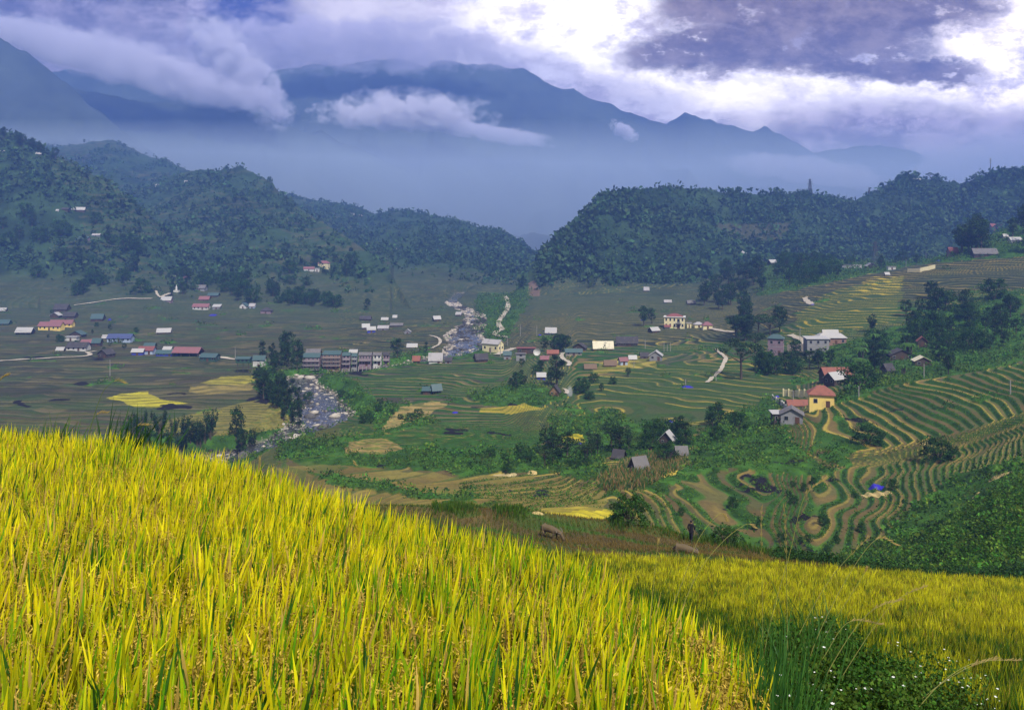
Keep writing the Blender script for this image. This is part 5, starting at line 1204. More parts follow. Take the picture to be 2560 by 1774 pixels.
# upright spear leaves
x, yv, px, z, hs, lx, ly = near_spots(64000); n = len(x)
h = (.45+.31*rng.random(n)**1.4+hs)*(.93+.16*fbm(x/1.3, yv/1.3, 401, 2))
lean = np.stack([.10+lx+.13*rng.normal(size=n), -.02+ly+.11*rng.normal(size=n)], 1)*h[:, None]
patch = fbm(x/1.1, yv/1.1, 403, 3); ye = np.clip(.68+1.0*(patch-.5)+.36*rng.normal(size=n)+.05*(px < 900)-.22*(px > 1500)*rng.random(n), 0, 1)
c0 = mixrow(C(.008,.040,.002), C(.04,.07,.002), ye); c1 = mixrow(C(.15,.40,.006), C(1.0,.84,.010), ye)  # dark feet put the shade between clumps into the colour; tips lightened
c1[rng.random(n) < .07] = C(.62,.42,.10); c1[rng.random(n) < .10] = C(.035,.13,.012)
c1 *= (.66+.62*rng.random((n, 1)))
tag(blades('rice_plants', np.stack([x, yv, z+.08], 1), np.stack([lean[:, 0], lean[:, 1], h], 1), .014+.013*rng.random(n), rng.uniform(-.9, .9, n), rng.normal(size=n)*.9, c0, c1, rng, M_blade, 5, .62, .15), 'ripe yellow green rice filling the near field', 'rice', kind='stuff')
# hanging ears of grain
def ears(name, label, x, y, z, r, s=1.0, grains=True):
    """a thin arched stem drooping under its grains"""
    n = len(x); a = r.uniform(0, 6.28, n); L = (.11+.09*r.random(n))*s; F0 = np.stack([x, y, z], 1); c1 = mixrow(C(.20,.13,.015), C(.50,.36,.05), r.random(n))
    V = []; Cc = []; ng = 13; Q = []
    for k in range(ng):
        t = (k+.6)/ng; p = F0+np.stack([np.cos(a)*L*t, np.sin(a)*L*t, x*0+s*(.10*math.sin(t*2.6)-.13*t**2.2)], 1)+r.normal(size=(n, 3))*.0045*s; Q.append(p)
    P = np.stack(Q, 1); d = np.gradient(P, axis=1); d /= np.linalg.norm(d, axis=2)[..., None]+1e-9; d = d+r.normal(size=d.shape)*.35; P = P.reshape(-1, 3); d = d.reshape(-1, 3)
    sd_ = np.cross(d, r.normal(size=d.shape)); sd_ /= np.linalg.norm(sd_, axis=1)[:, None]; g_ = .0095*s
    VV = np.stack([P-d*g_, P+sd_*g_*.42, P+d*g_*1.1, P-sd_*g_*.42], 1).reshape(-1, 3); c = np.repeat(np.repeat(c1, ng, 0)*(.7+.6*r.random((n*ng, 1))), 4, 0)
    return tag(np_mesh(name, VV, np.arange(len(VV)).reshape(-1, 4), M_grain, col=c), label, 'rice ears', kind='stuff')
x, yv, px, z, hs, lx, ly = near_spots(42000, 14); n = len(x)
ears('rice_ears', 'drooping ears of grain among the rice leaves', x, yv, z+.34+.20*rng.random(n)+hs*.6, rng, 1.15)
n = 1500; D = rng.uniform(3.4, 6.4, n); px = rng.uniform(1720, 1880, n); x = (px-CX)/F*D; z = tz(x, D)
ears('rice_ears', 'heavy ears hanging over the right edge of the near field', x, D, z+.15+.45*rng.random(n), rng, 1.4)
# lower field: tufts
nt = 24000; D = np.sqrt(rng.uniform(12.8**2, 46.6**2, nt)); px = rng.uniform(820, 2760, nt); x = (px-CX)/F*D; z = tz(x, D)
near_edge = np.interp(px, [820,1100,1400,1700,2000,2560,2720], [22,20,16,14,12.8,12.8,12.8]); ok = D > near_edge
x, D, z, px = x[ok], D[ok], z[ok], px[ok]; nt = len(x); th = (.40+.34*rng.random(nt)); tl = rng.normal(size=(nt, 2))*.07+np.array([.06, 0])
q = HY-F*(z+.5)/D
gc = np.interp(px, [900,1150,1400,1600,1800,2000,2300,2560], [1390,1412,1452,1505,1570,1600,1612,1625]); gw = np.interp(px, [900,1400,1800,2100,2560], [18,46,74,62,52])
green = np.exp(-((q-gc)/gw)**2)*np.interp(px, [900,1800,2000,2560], [1,1,.8,.55])  # the field's shaded band, painted as darker, greener blades
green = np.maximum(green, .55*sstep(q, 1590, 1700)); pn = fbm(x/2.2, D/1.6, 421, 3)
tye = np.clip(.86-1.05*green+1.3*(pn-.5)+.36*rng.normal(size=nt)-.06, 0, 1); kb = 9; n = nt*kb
R_ = lambda v: np.repeat(v, kb, 0)
ye = np.clip(R_(tye)+.16*rng.normal(size=n), 0, 1); h = R_(th)*(.62+.40*rng.random(n)); lean = R_(tl)+rng.normal(size=(n, 2))*.11
bri = R_(.35+.85*rng.random(nt)**.7)[:, None]
c0 = mixrow(C(.006,.030,.002), C(.03,.040,.003), ye); c1 = mixrow(C(.035,.145,.006), C(.88,.82,.010), ye)*(.7+.5*rng.random((n, 1)))*bri  # shaded gaps and lit tips painted in as dark feet, bright ends
dry = rng.random(n) < .07*(1-R_(green)); c1[dry] = C(.42,.27,.04)
foot = np.stack([R_(x)+rng.normal(size=n)*.05, R_(D)+rng.normal(size=n)*.05, R_(z)+.02], 1)
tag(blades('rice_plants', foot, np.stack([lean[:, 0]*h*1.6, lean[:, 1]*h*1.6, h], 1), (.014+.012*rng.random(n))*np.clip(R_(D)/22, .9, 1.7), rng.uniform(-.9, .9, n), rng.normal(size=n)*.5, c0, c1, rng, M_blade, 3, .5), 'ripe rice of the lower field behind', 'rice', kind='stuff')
# stubble of the field where the person walks
n = 60000; D = np.sqrt(rng.uniform(46.5**2, 67**2, n)); px = rng.uniform(780, 2650, n); x = (px-CX)/F*D; cl = .42; c1_ = (vn(np.round(x/cl)*7.3, np.round(D/cl)*3.1, 5)-.5)*.4; c2_ = (vn(np.round(x/cl)*5.3, np.round(D/cl)*9.1, 6)-.5)*.4
x, D = x+(np.round(x/cl)*cl+c1_-x)*.3, D+(np.round(D/cl)*cl+c2_-D)*.3; z = tz(x, D)
bd = ((x*.35+D*.95+(fbm(x/9, D/9, 150, 2)-.5)*7) % 7.2) < 1.1
h = np.where(bd, .12+.16*rng.random(n), .10+.20*rng.random(n)); lean = rng.normal(size=(n, 2))*.06
gsel = bd | (fbm(x/5, D/5, 431, 3) > .57) & (rng.random(n) < .6)
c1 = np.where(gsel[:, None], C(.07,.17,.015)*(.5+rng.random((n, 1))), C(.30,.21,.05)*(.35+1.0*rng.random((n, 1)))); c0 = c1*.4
tag(blades('stubble', np.stack([x, D, z], 1), np.stack([lean[:, 0], lean[:, 1], h], 1), .03+.03*rng.random(n), rng.uniform(-.9, .9, n), np.zeros(n), c0, c1, rng, M_blade, 1, .5), 'brown rice stubble with grassy bunds', 'stubble', kind='stuff')
# weeds on the crest of that field and beyond the lower field
n = 9000; px = np.concatenate([rng.uniform(1080, 1560, n//2), rng.uniform(1600, 2600, n-n//2)]); D = np.interp(px, [1080,1560,1800,2600], [63.5,63.5,62,55])+rng.normal(size=n)*1.6
wn = fbm(px/50, px*0, 441, 3); okk = (rng.random(n) < sstep(wn, .35, .6)) | (px > 1650); px, D, wn = px[okk], D[okk], wn[okk]; n = len(px)
x = (px-CX)/F*D; z = tz(x, D); h = (.25+.75*rng.random(n)**1.6)*(.25+.75*wn); lean = rng.normal(size=(n, 2))*.16*h[:, None]
c1 = mixrow(C(.035,.11,.010), C(.13,.22,.02), rng.random(n))
tag(blades('weeds', np.stack([x, D, z], 1), np.stack([lean[:, 0], lean[:, 1], h], 1), .05+.05*rng.random(n), rng.uniform(-1.5, 1.5, n), np.zeros(n), c1*.4, c1, rng, M_blade, 2, .4), 'green weeds along the edge of the stubble field', 'weeds', kind='stuff')
n = 1500; px = rng.uniform(1950, 2700, n); D = rng.uniform(49, 68, n); x = (px-CX)/F*D; z = tz(x, D); rr = .3+.5*rng.random(n)
tag(mass('weed_thicket', np.stack([x, D, z+rr*.3], 1), np.stack([rr*1.3, rr*1.2, rr*.8], 1), 40, rr*.26, greens(n, rng, (.020,.062,.010), .5, .4), rng), 'dark green thicket beyond the lower rice field', 'thicket', kind='stuff')
# dark hillock at the right edge: thick small leaved scrub
n = 5200; px = rng.uniform(2080, 2800, n); D = rng.uniform(72, 118, n); x = (px-CX)/F*D; z = tz(x, D); qq = HY-F*z/D
okk = inside_pts = (qq > np.interp(px, [2080,2200,2300,2400,2560,2800], [1400,1350,1260,1190,1140,1080])); x, D, z = x[okk], D[okk], z[okk]; n = len(x); rr = .3+.75*rng.random(n)**2
tag(mass('hillock_scrub', np.stack([x, D, z+rr*.25], 1), np.stack([rr*1.4, rr*1.3, rr*.8], 1), 34, rr*.30, greens(n, rng, (.050,.135,.012), .6, .5), rng), 'dark green scrub on the hillock at the right edge', 'scrub', kind='stuff')
# corn on the slope under the sheds
cpoly = [(1500,1200),(1560,1155),(1650,1130),(1720,1130),(1715,1165),(1600,1225),(1510,1228)]
pts = []
while len(pts) < 2600:
    p = (random.uniform(1500, 1720), random.uniform(1125, 1230))
    if in_poly(p, cpoly): pts.append(gp(p[0], p[1], 110, 230))
P = np.array(pts); n = len(P); P[:, :2] += rng.normal(size=(n, 2))*.5; h = .7+.8*rng.random(n); c1 = mixrow(C(.30,.20,.07), C(.07,.15,.025), (rng.random(n) > .45)*1.0)
tag(blades('corn', P, np.stack([rng.normal(size=n)*.35, rng.normal(size=n)*.35, h], 1), .16+.12*rng.random(n), rng.uniform(-1, 1, n), np.zeros(n), c1*.7, c1, rng, M_blade, 2, .4), 'dry corn standing on the slope under the sheds', 'corn', kind='stuff')

# ---- flowering bank at the lower right
n = 1100; px = rng.uniform(1870, 2500, n); D = rng.uniform(5.0, 8.7, n); x = (px-CX)/F*D; z = tz(x, D); q = HY-F*(z+.35)/D
okk = (q > np.interp(px, [1880,1960,2100,2250,2400,2500,2560], [1600,1575,1600,1640,1700,1760,1790])+60*(vn(px/45, D*1.3, 615)-.4)) ; x, D, z = x[okk], D[okk], z[okk]; n = len(x); rr = .10+.14*rng.random(n)
tag(mass('leafy_weeds', np.stack([x, D, z+.05+(.16+.36*vn(x*1.6, D*1.6, 613))*rng.random(n)], 1), np.stack([rr*1.2, rr*1.2, rr], 1), 90, .038, greens(n, rng, (.042,.110,.010), .5, .5), rng, colj=.5), 'low leafy weeds on the bank at the lower right', 'weeds', kind='stuff')
def flower_heads(P, size, r):
    n = len(P); V = []; Fc = []; 
    for k in range(5):
        a = k*2*math.pi/5+r.random(n)*.3; d = np.stack([np.cos(a), np.sin(a), .25+0*a], 1); s = np.stack([-np.sin(a), np.cos(a), 0*a], 1)
        V.append(np.stack([P, P+d*size*.6-s*size*.33, P+d*size, P+d*size*.6+s*size*.33], 1))
    V = np.stack(V, 1).reshape(-1, 3); return V, np.arange(len(V)).reshape(-1, 4)
M_petal = mat_plain('white_petal', (.82,.82,.76), .7, .05); M_fy = mat_plain('yellow_flower_centre', (.7,.45,.03), .8, .1)
n = 330; px = rng.uniform(1860, 2500, n); D = rng.uniform(5.0, 9.4, n); x = (px-CX)/F*D; z = tz(x, D)
q = HY-F*(z+.5)/D; okk = (q > np.interp(px, [1860,1960,2100,2250,2400,2480], [1570,1535,1550,1590,1650,1700])-6); okk &= vn(x*2.2, D*2.2, 611) > .42; x, D, z = x[okk], D[okk], z[okk]; n = len(x)
P = np.stack([x, D, z+.30+.34*rng.random(n)], 1); V, Fc = flower_heads(P, .007+.011*rng.random(n)[:, None]**1.5, rng)
tag(np_mesh('white_flowers', V, Fc, M_petal), 'small white daisies over the leafy bank', 'flowers', kind='stuff')
# tall green grass between the near field and the bank
def grass_clump(label, pxs, Ds, n, hmin, hmax, wdt, c_a, c_b, spread=.12, seed=0, lean0=(.05, 0)):
    r = np.random.default_rng(seed); px = r.uniform(*pxs, n); D = r.uniform(*Ds, n); x = (px-CX)/F*D+r.normal(size=n)*.05; z = tz(x, D)
    h = r.uniform(hmin, hmax, n); lean = (r.normal(size=(n, 2))*spread+np.array(lean0))*h[:, None]
    c1 = mixrow(C(*c_a), C(*c_b), r.random(n))
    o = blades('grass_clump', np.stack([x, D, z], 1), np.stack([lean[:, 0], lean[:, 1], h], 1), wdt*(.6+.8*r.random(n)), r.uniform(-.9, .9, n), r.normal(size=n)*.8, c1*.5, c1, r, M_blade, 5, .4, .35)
    return tag(o, label, 'grass', kind=None)
grass_clump('tall dark green grass clump beside the white flowers', (1850,2000), (4.4,6.6), 330, .55, 1.2, .012, (.02,.09,.015), (.08,.22,.03), .17, 1)
grass_clump('tall grass standing behind the flowering bank', (1930,2120), (7.0,8.8), 240, .5, 1.05, .012, (.03,.12,.02), (.10,.22,.03), .2, 2)
grass_clump('bright green grass at the bottom edge right of the rice', (1930,2080), (3.6,4.6), 110, .35, .7, .011, (.05,.20,.02), (.16,.34,.03), .25, 3)
grass_clump('dark green grass tuft on the near rice edge at the left', (250,360), (13.2,14.2), 60, .9, 1.45, .034, (.015,.06,.015), (.03,.11,.02), .26, 4, (.18, 0))
grass_clump('second dark grass tuft on the rice edge at the far left', (90,200), (13.8,14.6), 60, .8, 1.2, .026, (.03,.10,.02), (.08,.18,.02), .22, 5, (.05, 0))
M_stalk = mat_plain('grass_stalk', (.24,.24,.06), .7, .2, 8); M_head = mat_plain('seed_head', (.32,.24,.08), .8, .3, 20)
M_stalkg = mat_plain('dark_grass_stalk', (.08,.12,.04), .7, .2, 8)
def stalk(label, pts, D, head=.2, dark=False, sprays=5):
    """a tall grass stalk through picture points at one distance, with a seed head along its last part"""
    P = spline(np.array([at(px, py, D) for px, py in pts]), 8); b = Vector(P[0]); Q = [Vector(p)-b for p in P]
    Q[0].z -= .5; r = empty('grass_stalk', b); tag(r, label, 'grass stalk', 'tall grass stalks with seed heads')
    n = len(Q); g = Geo(); g.tube(Q, [.0036*(1-.7*i/n)*D/7 for i in range(n)], 5); g.obj('stem', M_stalkg if dark else M_stalk, r)
    g = Geo(); k0 = int(n*(1-head)); rr = random.Random(len(label))
    for i in range(k0, n):
        for s in range(sprays):
            a = rr.uniform(0, 6.28); L = rr.uniform(.02, .05)*D/7; d = Vector((math.cos(a)*.5, math.sin(a)*.5, .9)).normalized(); t = (Q[min(i+1, n-1)]-Q[max(0, i-1)]).normalized()
            d = (d*.5+t).normalized(); c_ = Q[i]+Vector((math.cos(a), math.sin(a), 0))*.006; g.tube([c_, c_+d*L*.5, c_+d*L], [.0012*D/7, .0020*D/7, .0005], 4)
    g.obj('seed_head', M_head, r)
for lab, pts, D, hd in [
 ('tallest straight stalk rising in front of the right hand terraces', [(1909,1760),(1907,1600),(1905,1430),(1903,1272)], 6.6, .28),
 ('second straight stalk with pale head just right of the tallest', [(1972,1760),(1968,1560),(1966,1400),(1961,1268)], 7.0, .3),
 ('stalk arching right to a drooping head above the blue tarpaulin level', [(1890,1740),(1925,1560),(1975,1380),(2010,1245),(2064,1197)], 7.0, .24),
 ('stalk bowed right past the walking person', [(1660,1560),(1700,1470),(1745,1350),(1797,1284),(1815,1296)], 7.2, .16),
 ('low bowed stalk crossing right behind the walking person', [(1690,1560),(1740,1440),(1800,1360),(1862,1311),(1885,1318)], 7.6, .18),
 ('long stalk leaning right with a forked brown head', [(1990,1760),(2040,1600),(2120,1440),(2190,1348),(2240,1362)], 7.2, .26),
 ('thin stalk leaning right to the edge of the dark hillock', [(1950,1700),(2010,1560),(2080,1440),(2168,1345)], 7.6, .2),
 ('stalk with dark brown head leaning over the lower rice', [(2020,1770),(2110,1610),(2180,1525),(2250,1500)], 6.8, .3),
 ('longest leaning stalk with its head over the yellow rice', [(2060,1774),(2130,1650),(2230,1510),(2312,1466)], 6.8, .22),
 ('short stalk with a brown spike in the lower rice', [(2040,1700),(2060,1600),(2150,1450),(2166,1422)], 7.8, .2),
 ('pale stalk arching right across the lower right corner', [(2290,1774),(2360,1700),(2440,1655),(2545,1650)], 7.4, .35),
 ('second pale stalk arching across the lower right corner', [(2270,1774),(2350,1710),(2420,1668),(2490,1645)], 7.8, .3),
 ('curved stalk low above the flowers with a thin head', [(1995,1740),(2060,1640),(2120,1555),(2200,1560)], 7.0, .3),
 ('bare thin stalk rising among the near rice at its right edge', [(1625,1560),(1632,1480),(1640,1400),(1646,1352)], 6.5, .12)]:
    stalk(lab, pts, D, hd)
for lab, pts, D, hd in [
 ('tall thin stalk nodding right above the left rice edge', [(215,1110),(238,1030),(260,975),(290,952),(310,958)], 14, .3),
 ('short stalk with a nodding head right of the tallest left stalk', [(215,1120),(228,1060),(245,1034),(265,1032)], 14, .4),
 ('stalk leaning right at the end of the left grass tufts', [(300,1110),(320,1080),(345,1064),(368,1063)], 13.5, .4),
 ('stalk cut by the left photo edge', [(-20,980),(-6,958),(8,942),(20,938)], 14, .5),
 ('thin dark stalk nodding over the brown valley fields', [(655,1190),(690,1160),(790,1140),(868,1142),(886,1158)], 12, .14),
 ('dark brown spike standing in the middle rice edge', [(643,1200),(645,1180),(648,1168),(650,1148)], 12, .7)]:
    stalk(lab, pts, D, hd, True, 3)

# ------------------------------------------------------------------ person and buffaloes
def skin_body(name, verts, edges, radii, mat, parent=None, lvl=2, root=0):
    me = bpy.data.meshes.new(name); me.from_pydata(verts, edges, []); o = bpy.data.objects.new(name, me); COL.objects.link(o)
    md = o.modifiers.new('skin', 'SKIN'); md.use_smooth_shade = True; md.branch_smoothing = .6
    for i, rr in enumerate(radii): me.skin_vertices[0].data[i].radius = (rr, rr) if not isinstance(rr, tuple) else rr
    me.skin_vertices[0].data[root].use_root = True
    sb = o.modifiers.new('sub', 'SUBSURF'); sb.levels = lvl; sb.render_levels = lvl
    me.materials.append(mat)
    if parent: o.parent = parent
    return o
M_skin = mat_plain('skin', (.30,.18,.12), .6, .08); M_black = mat_plain('black_cloth', (.012,.011,.016), .9, .3, 12); M_hair = mat_plain('black_hair', (.01,.009,.009), .6, .2)
def person(px, D, label, yaw, s=1.0):
    x = (px-CX)/F*D; z = float(tz(x, D)); r = empty('person', (x, D, z), yaw); tag(r, label, 'person'); r.scale = (s, s, s)
    V = [(0,0,.92),(0,0,1.12),(0,.01,1.34),(0,0,1.44),(0,-.01,1.52),(0,-.02,1.60),
         (.16,0,1.37),(.24,.03,1.12),(.23,-.06,.90),(.225,-.09,.82),(-.16,0,1.37),(-.25,-.02,1.13),(-.20,-.15,.95),(-.19,-.19,.88),
         (.09,0,.86),(.10,-.10,.48),(.10,-.06,.09),(.10,-.18,.04),(-.09,0,.86),(-.10,.12,.49),(-.10,.22,.13),(-.10,.12,.05)]
    E = [(0,1),(1,2),(2,3),(3,4),(4,5),(2,6),(6,7),(7,8),(8,9),(2,10),(10,11),(11,12),(12,13),(0,14),(14,15),(15,16),(16,17),(0,18),(18,19),(19,20),(20,21)]
    Rr = [(.15,.11),(.14,.10),(.16,.11),.055,.075,.085, .06,.045,.035,.03,.06,.045,.035,.03, .085,.058,.04,.04,.085,.058,.04,.04]
    b = skin_body('body', V, E, Rr, M_skin, r)
    for s_, (hx, hy, hz) in ((1, V[9]), (-1, V[13])):      # fingers
        for k in range(4):
            g = Geo(); o0 = (k-1.5)*.018; L = (.055, .07, .066, .05)[k]; g.tube([(hx+.004*s_, hy+o0, hz), (hx, hy+o0-.008, hz-L*.55), (hx-.012*s_, hy+o0-.015, hz-L)], [.009, .008, .006], 5); g.obj('finger', M_skin, b, True)
        g = Geo(); g.tube([(hx, hy-.028, hz+.02), (hx-.01*s_, hy-.05, hz-.01), (hx-.012*s_, hy-.052, hz-.035)], [.010, .009, .007], 5); g.obj('thumb', M_skin, b, True)
    g = Geo(); g.tube([(0,-.10,1.575),(0,-.125,1.565)], [.012,.009], 6); g.obj('nose', M_skin, b, True)
    for s_ in (-1, 1):
        g = Geo(); g.tube([(s_*.03,-.098,1.60),(s_*.03,-.106,1.60)], [.010,.008], 6); g.obj('eye', M_hair, b)
        g = Geo(); g.tube([(s_*.085,-.01,1.57),(s_*.092,-.01,1.60)], [.014,.016], 6); g.obj('ear', M_skin, b, True)
    g = Geo(); g.tube([(-.02,-.104,1.535),(.02,-.104,1.535)], [.005,.005], 5); g.obj('mouth', M_hair, b)
    skin_body('coat', [(0,0,.62),(0,0,.95),(0,0,1.15),(0,.01,1.36),(0,0,1.42),(.17,0,1.37),(.245,.03,1.12),(.23,-.05,.93),(-.17,0,1.37),(-.255,-.02,1.13),(-.21,-.13,.98)],
              [(0,1),(1,2),(2,3),(3,4),(3,5),(5,6),(6,7),(3,8),(8,9),(9,10)], [(.20,.16),(.18,.14),(.165,.125),(.18,.13),.075,.075,.062,.055,.075,.062,.055], M_black, r)
    skin_body('trousers', [(0,0,.93),(.09,0,.84),(.10,-.10,.48),(.10,-.065,.16),(-.09,0,.84),(-.10,.12,.49),(-.10,.20,.18)], [(0,1),(1,2),(2,3),(0,4),(4,5),(5,6)], [(.15,.12),.10,.075,.06,.10,.075,.06], M_black, r)
    skin_body('hair', [(0,.03,1.50),(0,.035,1.60),(0,.01,1.665)], [(0,1),(1,2)], [.075,.098,.075], M_hair, r)
    for s_, p in ((1, (.10,-.10,.04)), (-1, (-.10,.18,.06))): 
        g = Geo(); g.tube([(p[0], p[1]+.09, .05), (p[0], p[1], .06), (p[0], p[1]-.11, .035)], [.045,.05,.03], 8); g.obj('shoe', M_black, r, True)
person(1728, 60, 'person in long dark clothes walking over the brown stubble field', R(150), 1.0)
M_buff = mat_plain('buffalo_hide', (.11,.08,.042), .85, .25, 3, .3, dirt=(.09,.07,.055)); M_horn = mat_plain('buffalo_horn', (.13,.11,.09), .6, .3, 5)
def buffalo(px, D, label, yaw, s=1.0, sink=0.0):
    x = (px-CX)/F*D; z = float(tz(x, D)); r = empty('water_buffalo', (x, D, z-sink), yaw); tag(r, label, 'buffalo', None); r.scale = (s, s, s)
    V = [(-.75,0,1.02),(-.35,0,1.02),(.15,0,1.00),(.60,0,1.06),(.92,0,.92),(1.18,0,.62),(1.34,0,.36),(1.46,0,.20),
         (.52,.20,.78),(.54,.21,.42),(.52,.21,.08),(.60,.21,.04),(.48,-.20,.78),(.40,-.21,.42),(.44,-.21,.08),(.52,-.21,.04),
         (-.72,.22,.80),(-.66,.23,.56),(-.84,.23,.34),(-.80,.23,.07),(-.72,.23,.04),(-.72,-.22,.80),(-.58,-.23,.56),(-.74,-.23,.34),(-.70,-.23,.07),(-.62,-.23,.04),
         (-.98,0,.92),(-1.06,0,.55),(-1.05,0,.25)]
    E = [(0,1),(1,2),(2,3),(3,4),(4,5),(5,6),(6,7),(3,8),(8,9),(9,10),(10,11),(3,12),(12,13),(13,14),(14,15),(0,16),(16,17),(17,18),(18,19),(19,20),(0,21),(21,22),(22,23),(23,24),(24,25),(0,26),(26,27),(27,28)]
    Rr = [(.31,.33),(.37,.38),(.40,.41),(.31,.37),(.18,.24),(.155,.17),(.125,.13),(.10,.10), .13,.085,.065,.07,.13,.085,.065,.07, .16,.105,.07,.06,.07,.16,.105,.07,.06,.07, .06,.028,.035]
    b = skin_body('body', V, E, Rr, M_buff, r, root=1)
    for s_ in (-1, 1):
        g = Geo(); g.tube([(1.12,s_*.10,.80),(1.05,s_*.32,.86),(.93,s_*.46,.98),(.80,s_*.44,1.14),(.74,s_*.34,1.22)], [.055,.052,.042,.028,.008], 8); g.obj('horn', M_horn, r, True)
        g = Geo(); g.tube([(1.06,s_*.14,.72),(1.02,s_*.27,.68),(1.01,s_*.36,.62)], [.03,.055,.015], 6); g.obj('ear', M_buff, r, True)
        g = Geo(); g.tube([(1.22,s_*.125,.62),(1.225,s_*.15,.62)], [.025,.018], 6); g.obj('eye', M_hair, r)
buffalo(1376, 56, 'grazing grey brown water buffalo with curved horns on the stubble', R(-32), .76, .10)
buffalo(1712, 51.5, 'buffalo whose back alone shows behind the lower rice edge', R(-20), .74, .45)

# ------------------------------------------------------------------ river water and stones
m = bpy.data.materials.new('river_water'); m.use_nodes = True; t = NT(m.node_tree); b = t.n['Principled BSDF']
geo = t.new('ShaderNodeNewGeometry').outputs['Position']
foam = t.ss(t.noise(geo, .55, 6, .75), .56, .66)
t.link(t.mix(foam, (.035,.037,.036), (.50,.50,.49)), b.inputs['Base Color']); b.inputs['Roughness'].default_value = .12
bp = t.new('ShaderNodeBump'); bp.inputs['Strength'].default_value = .5; bp.inputs['Distance'].default_value = .25; t.link(t.noise(geo, 1.1, 5, .6), bp.inputs['Height']); t.link(bp.outputs[0], b.inputs['Normal'])
M_water = m
V = []; Fc = []
for i, p in enumerate(rs):
    d = rs[min(i+1, len(rs)-1)]-rs[max(i-1, 0)]; nn = np.array((-d[1], d[0])); nn /= np.hypot(*nn)
    for s in np.linspace(-1, 1, 7): V.append((p[0]+nn[0]*s*(p[3]+2), p[1]+nn[1]*s*(p[3]+2), p[2]-.12))
for i in range(len(rs)-1):
    for k in range(6): a = i*7+k; Fc.append((a, a+1, a+8, a+7))
tag(np_mesh('river', np.array(V), np.array(Fc), M_water, smooth=True), 'shallow grey river running over stones', 'river', kind='structure')
M_rock = mat_col('river_stone', 1.2, .3, .9)
def rock_mass(name, P, rad, cols, r):
    """many low stones: a squashed, jittered octahedron sphere each"""
    b = np.array([(1,0,0),(0,1,0),(-1,0,0),(0,-1,0),(.7,.7,.6),(-.7,.7,.6),(-.7,-.7,.6),(.7,-.7,.6),(0,0,1.0)]); n = len(P)
    V = P[:, None, :]+b[None]*rad[:, None, None]*(.7+.6*r.random((n, 9, 1)))*np.array([1.2,1,.75]); 
    F3 = np.array([(0,4,7),(0,1,4),(1,5,4),(1,2,5),(2,6,5),(2,3,6),(3,7,6),(3,0,7),(4,5,8),(5,6,8),(6,7,8),(7,4,8)])
    Fc = (np.arange(n)[:, None, None]*9+F3[None]).reshape(-1, 3); c = np.repeat(cols, 9, 0)
    return np_mesh(name, V.reshape(-1, 3), Fc, M_rock, col=c)
wr = ((RIVD < 1.5) & (RIVD > -13))*(.22+1.5*(fbm(XX/7, DD/12, 501, 3) > .53)+2.5*(RIVD > -2.5)+1.2*((DD > 430)))
x, y, z, ii, jj = scatter(wr, 12000, int(np.searchsorted(DR, 195)), int(np.searchsorted(DR, 700)), rng)
n = len(x); rr = (.16+.55*rng.random(n)**3)*(.6+y/650); wl = np.interp(y, np.sort(rs[:, 1]), rs[np.argsort(rs[:, 1]), 2])
pale = fbm(x/10, y/14, 503, 3)+.1*rng.random(n); cc = mixrow(C(.05,.047,.042), C(.38,.335,.28), sstep(pale+.10*(RIVD[ii, jj] > -3)-.12*(y < 300), .50, .66))*(.7+.6*rng.random((n, 1)))
tag(rock_mass('river_stones', np.stack([x, y, np.maximum(z-.05, z)], 1), rr, cc, rng), 'stones and gravel of the river bed', 'stones', kind='stuff')
x, y, z, ii, jj = scatter(((RIVD < -.5) & (RIVD > -9))*1.0, 46, int(np.searchsorted(DR, 225)), int(np.searchsorted(DR, 560)), rng)
for k in range(len(x)):
    s = random.uniform(.9, 2.1); vv = rng.normal(size=(1, 3)); o = rock_mass('boulder', np.zeros((1, 3)), np.array([s]), np.array([(.10,.095,.09) if random.random() < .6 else (.42,.38,.32)]), rng)
    o.location = (x[k], y[k], z[k]+.1); tag(o, 'boulder standing out of the shallow river', 'boulder', 'boulders in the river')
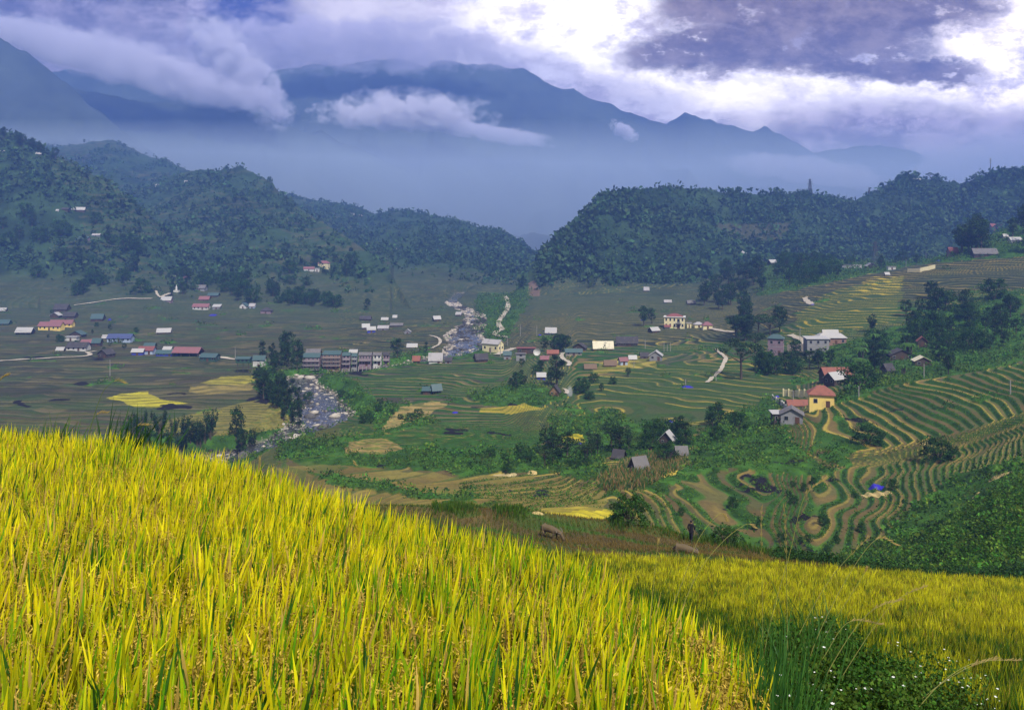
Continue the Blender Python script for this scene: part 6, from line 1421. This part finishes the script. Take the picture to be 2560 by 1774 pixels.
# ------------------------------------------------------------------ low clouds hanging on the mountains (real volumes)
def cloud(label, px, py, D, hw, hh, hy, slope=0.0, dens=.02, col=(.86,.84,.97), ns=1.0, amp=1.5, seed=0.0, bias=.0, flatb=0.0):
    """hw, hh: half width and height in picture pixels at D; hy: half depth in metres"""
    m = D/F; a, c, b = hw*m, hh*m, hy; cx, cz = (px-CX)*m, (HY-py)*m
    mt = bpy.data.materials.new('cloud'); mt.use_nodes = True; t = NT(mt.node_tree); t.n.clear()
    co = t.new('ShaderNodeTexCoord').outputs['Object']; sp = t.new('ShaderNodeSeparateXYZ'); t.link(co, sp.inputs[0])
    zz_ = t.m('SUBTRACT', sp.outputs[2], t.m('MULTIPLY', sp.outputs[0], slope))
    X = t.m('DIVIDE', sp.outputs[0], a); Y = t.m('DIVIDE', sp.outputs[1], b); Z = t.m('DIVIDE', zz_, c)
    if flatb: Z = t.m('MULTIPLY', Z, t.m('ADD', 1.0, t.m('MULTIPLY', t.m('LESS_THAN', Z, 0.0), flatb)))
    f = t.m('SUBTRACT', 1.0, t.m('ADD', t.m('ADD', t.m('MULTIPLY', X, X), t.m('MULTIPLY', Y, Y)), t.m('MULTIPLY', Z, Z)))
    mp = t.new('ShaderNodeMapping'); t.link(co, mp.inputs[0]); mp.inputs['Location'].default_value = (seed*731, seed*97, seed*31); mp.inputs['Scale'].default_value = (.75, 1, 1)
    n1 = t.noise(mp.outputs[0], ns/82, 4, .62, .3)
    dn = t.m('ADD', f, t.m('MULTIPLY', t.m('SUBTRACT', n1, .5+bias), amp*2))
    dn = t.m('MULTIPLY', t.m('MULTIPLY', t.ss(dn, .10, .60), t.ss(f, -.72, -.25)), dens)
    v = t.new('ShaderNodeVolumePrincipled'); v.inputs['Color'].default_value = (*col, 1); t.link(dn, v.inputs['Density']); v.inputs['Anisotropy'].default_value = -.4
    t.link(v.outputs[0], t.new('ShaderNodeOutputMaterial').inputs['Volume'])
    k = 1.32; g = Geo(); P = []
    for s in (-1, 1):      # a sheared box round the cloud
        for (yy0, z0) in ((-b, -c), (b, -c), (b, c), (-b, c)): P.append((s*a*k, yy0*k, z0*k*1.15+slope*s*a*k))
    g.add(P, [(3,2,1,0),(5,6,7,4),(1,5,4,0),(2,6,5,1),(3,7,6,2),(0,4,7,3)])
    o = g.obj('cloud', mt); o.location = (cx, D, cz); return tag(o, label, 'cloud', kind='stuff')
cloud('long lilac cloud lying over the left mountain slope', 290, 160, 2330, 430, 78, 120, -.28, .05, seed=1, amp=1.3, ns=1.2, flatb=.4)
cloud('curling end of the left cloud', 600, 175, 2340, 125, 95, 90, -.9, .05, seed=2, amp=2.1, ns=2.0)
cloud('white cloud drifting in the middle of the mountains', 1010, 300, 2480, 220, 75, 100, -.02, .05, seed=3.4, amp=1.9, ns=1.9, flatb=1.6, col=(.93,.91,.99))
cloud('thin tail of the middle cloud', 1220, 333, 2480, 190, 24, 70, -.14, .035, seed=4, amp=1.4, ns=2.0)
cloud('cloud cap over the highest crest', 860, 112, 2770, 520, 80, 80, -.03, .03, seed=5, amp=1.5, ns=1.3, col=(.84,.80,.97))
cloud('small white cloud puff on the blue mountain', 1560, 328, 2480, 36, 20, 40, -.45, .07, seed=6, amp=2.2, ns=4.5)
cloud('pale mist streak behind the pylon', 2010, 425, 2400, 260, 40, 90, -.12, .014, seed=7, amp=1.2)
cloud('mauve cloud bank at the right behind the skyline', 2480, 400, 2600, 210, 75, 90, .15, .022, seed=8, amp=1.4, ns=1.3)
cloud('thin smoke rising from a straw fire in the mid valley terraces', 1424, 985, 290, 9, 30, 2.5, .5, .10, col=(.9,.9,.95), seed=11, amp=1.2, ns=18)
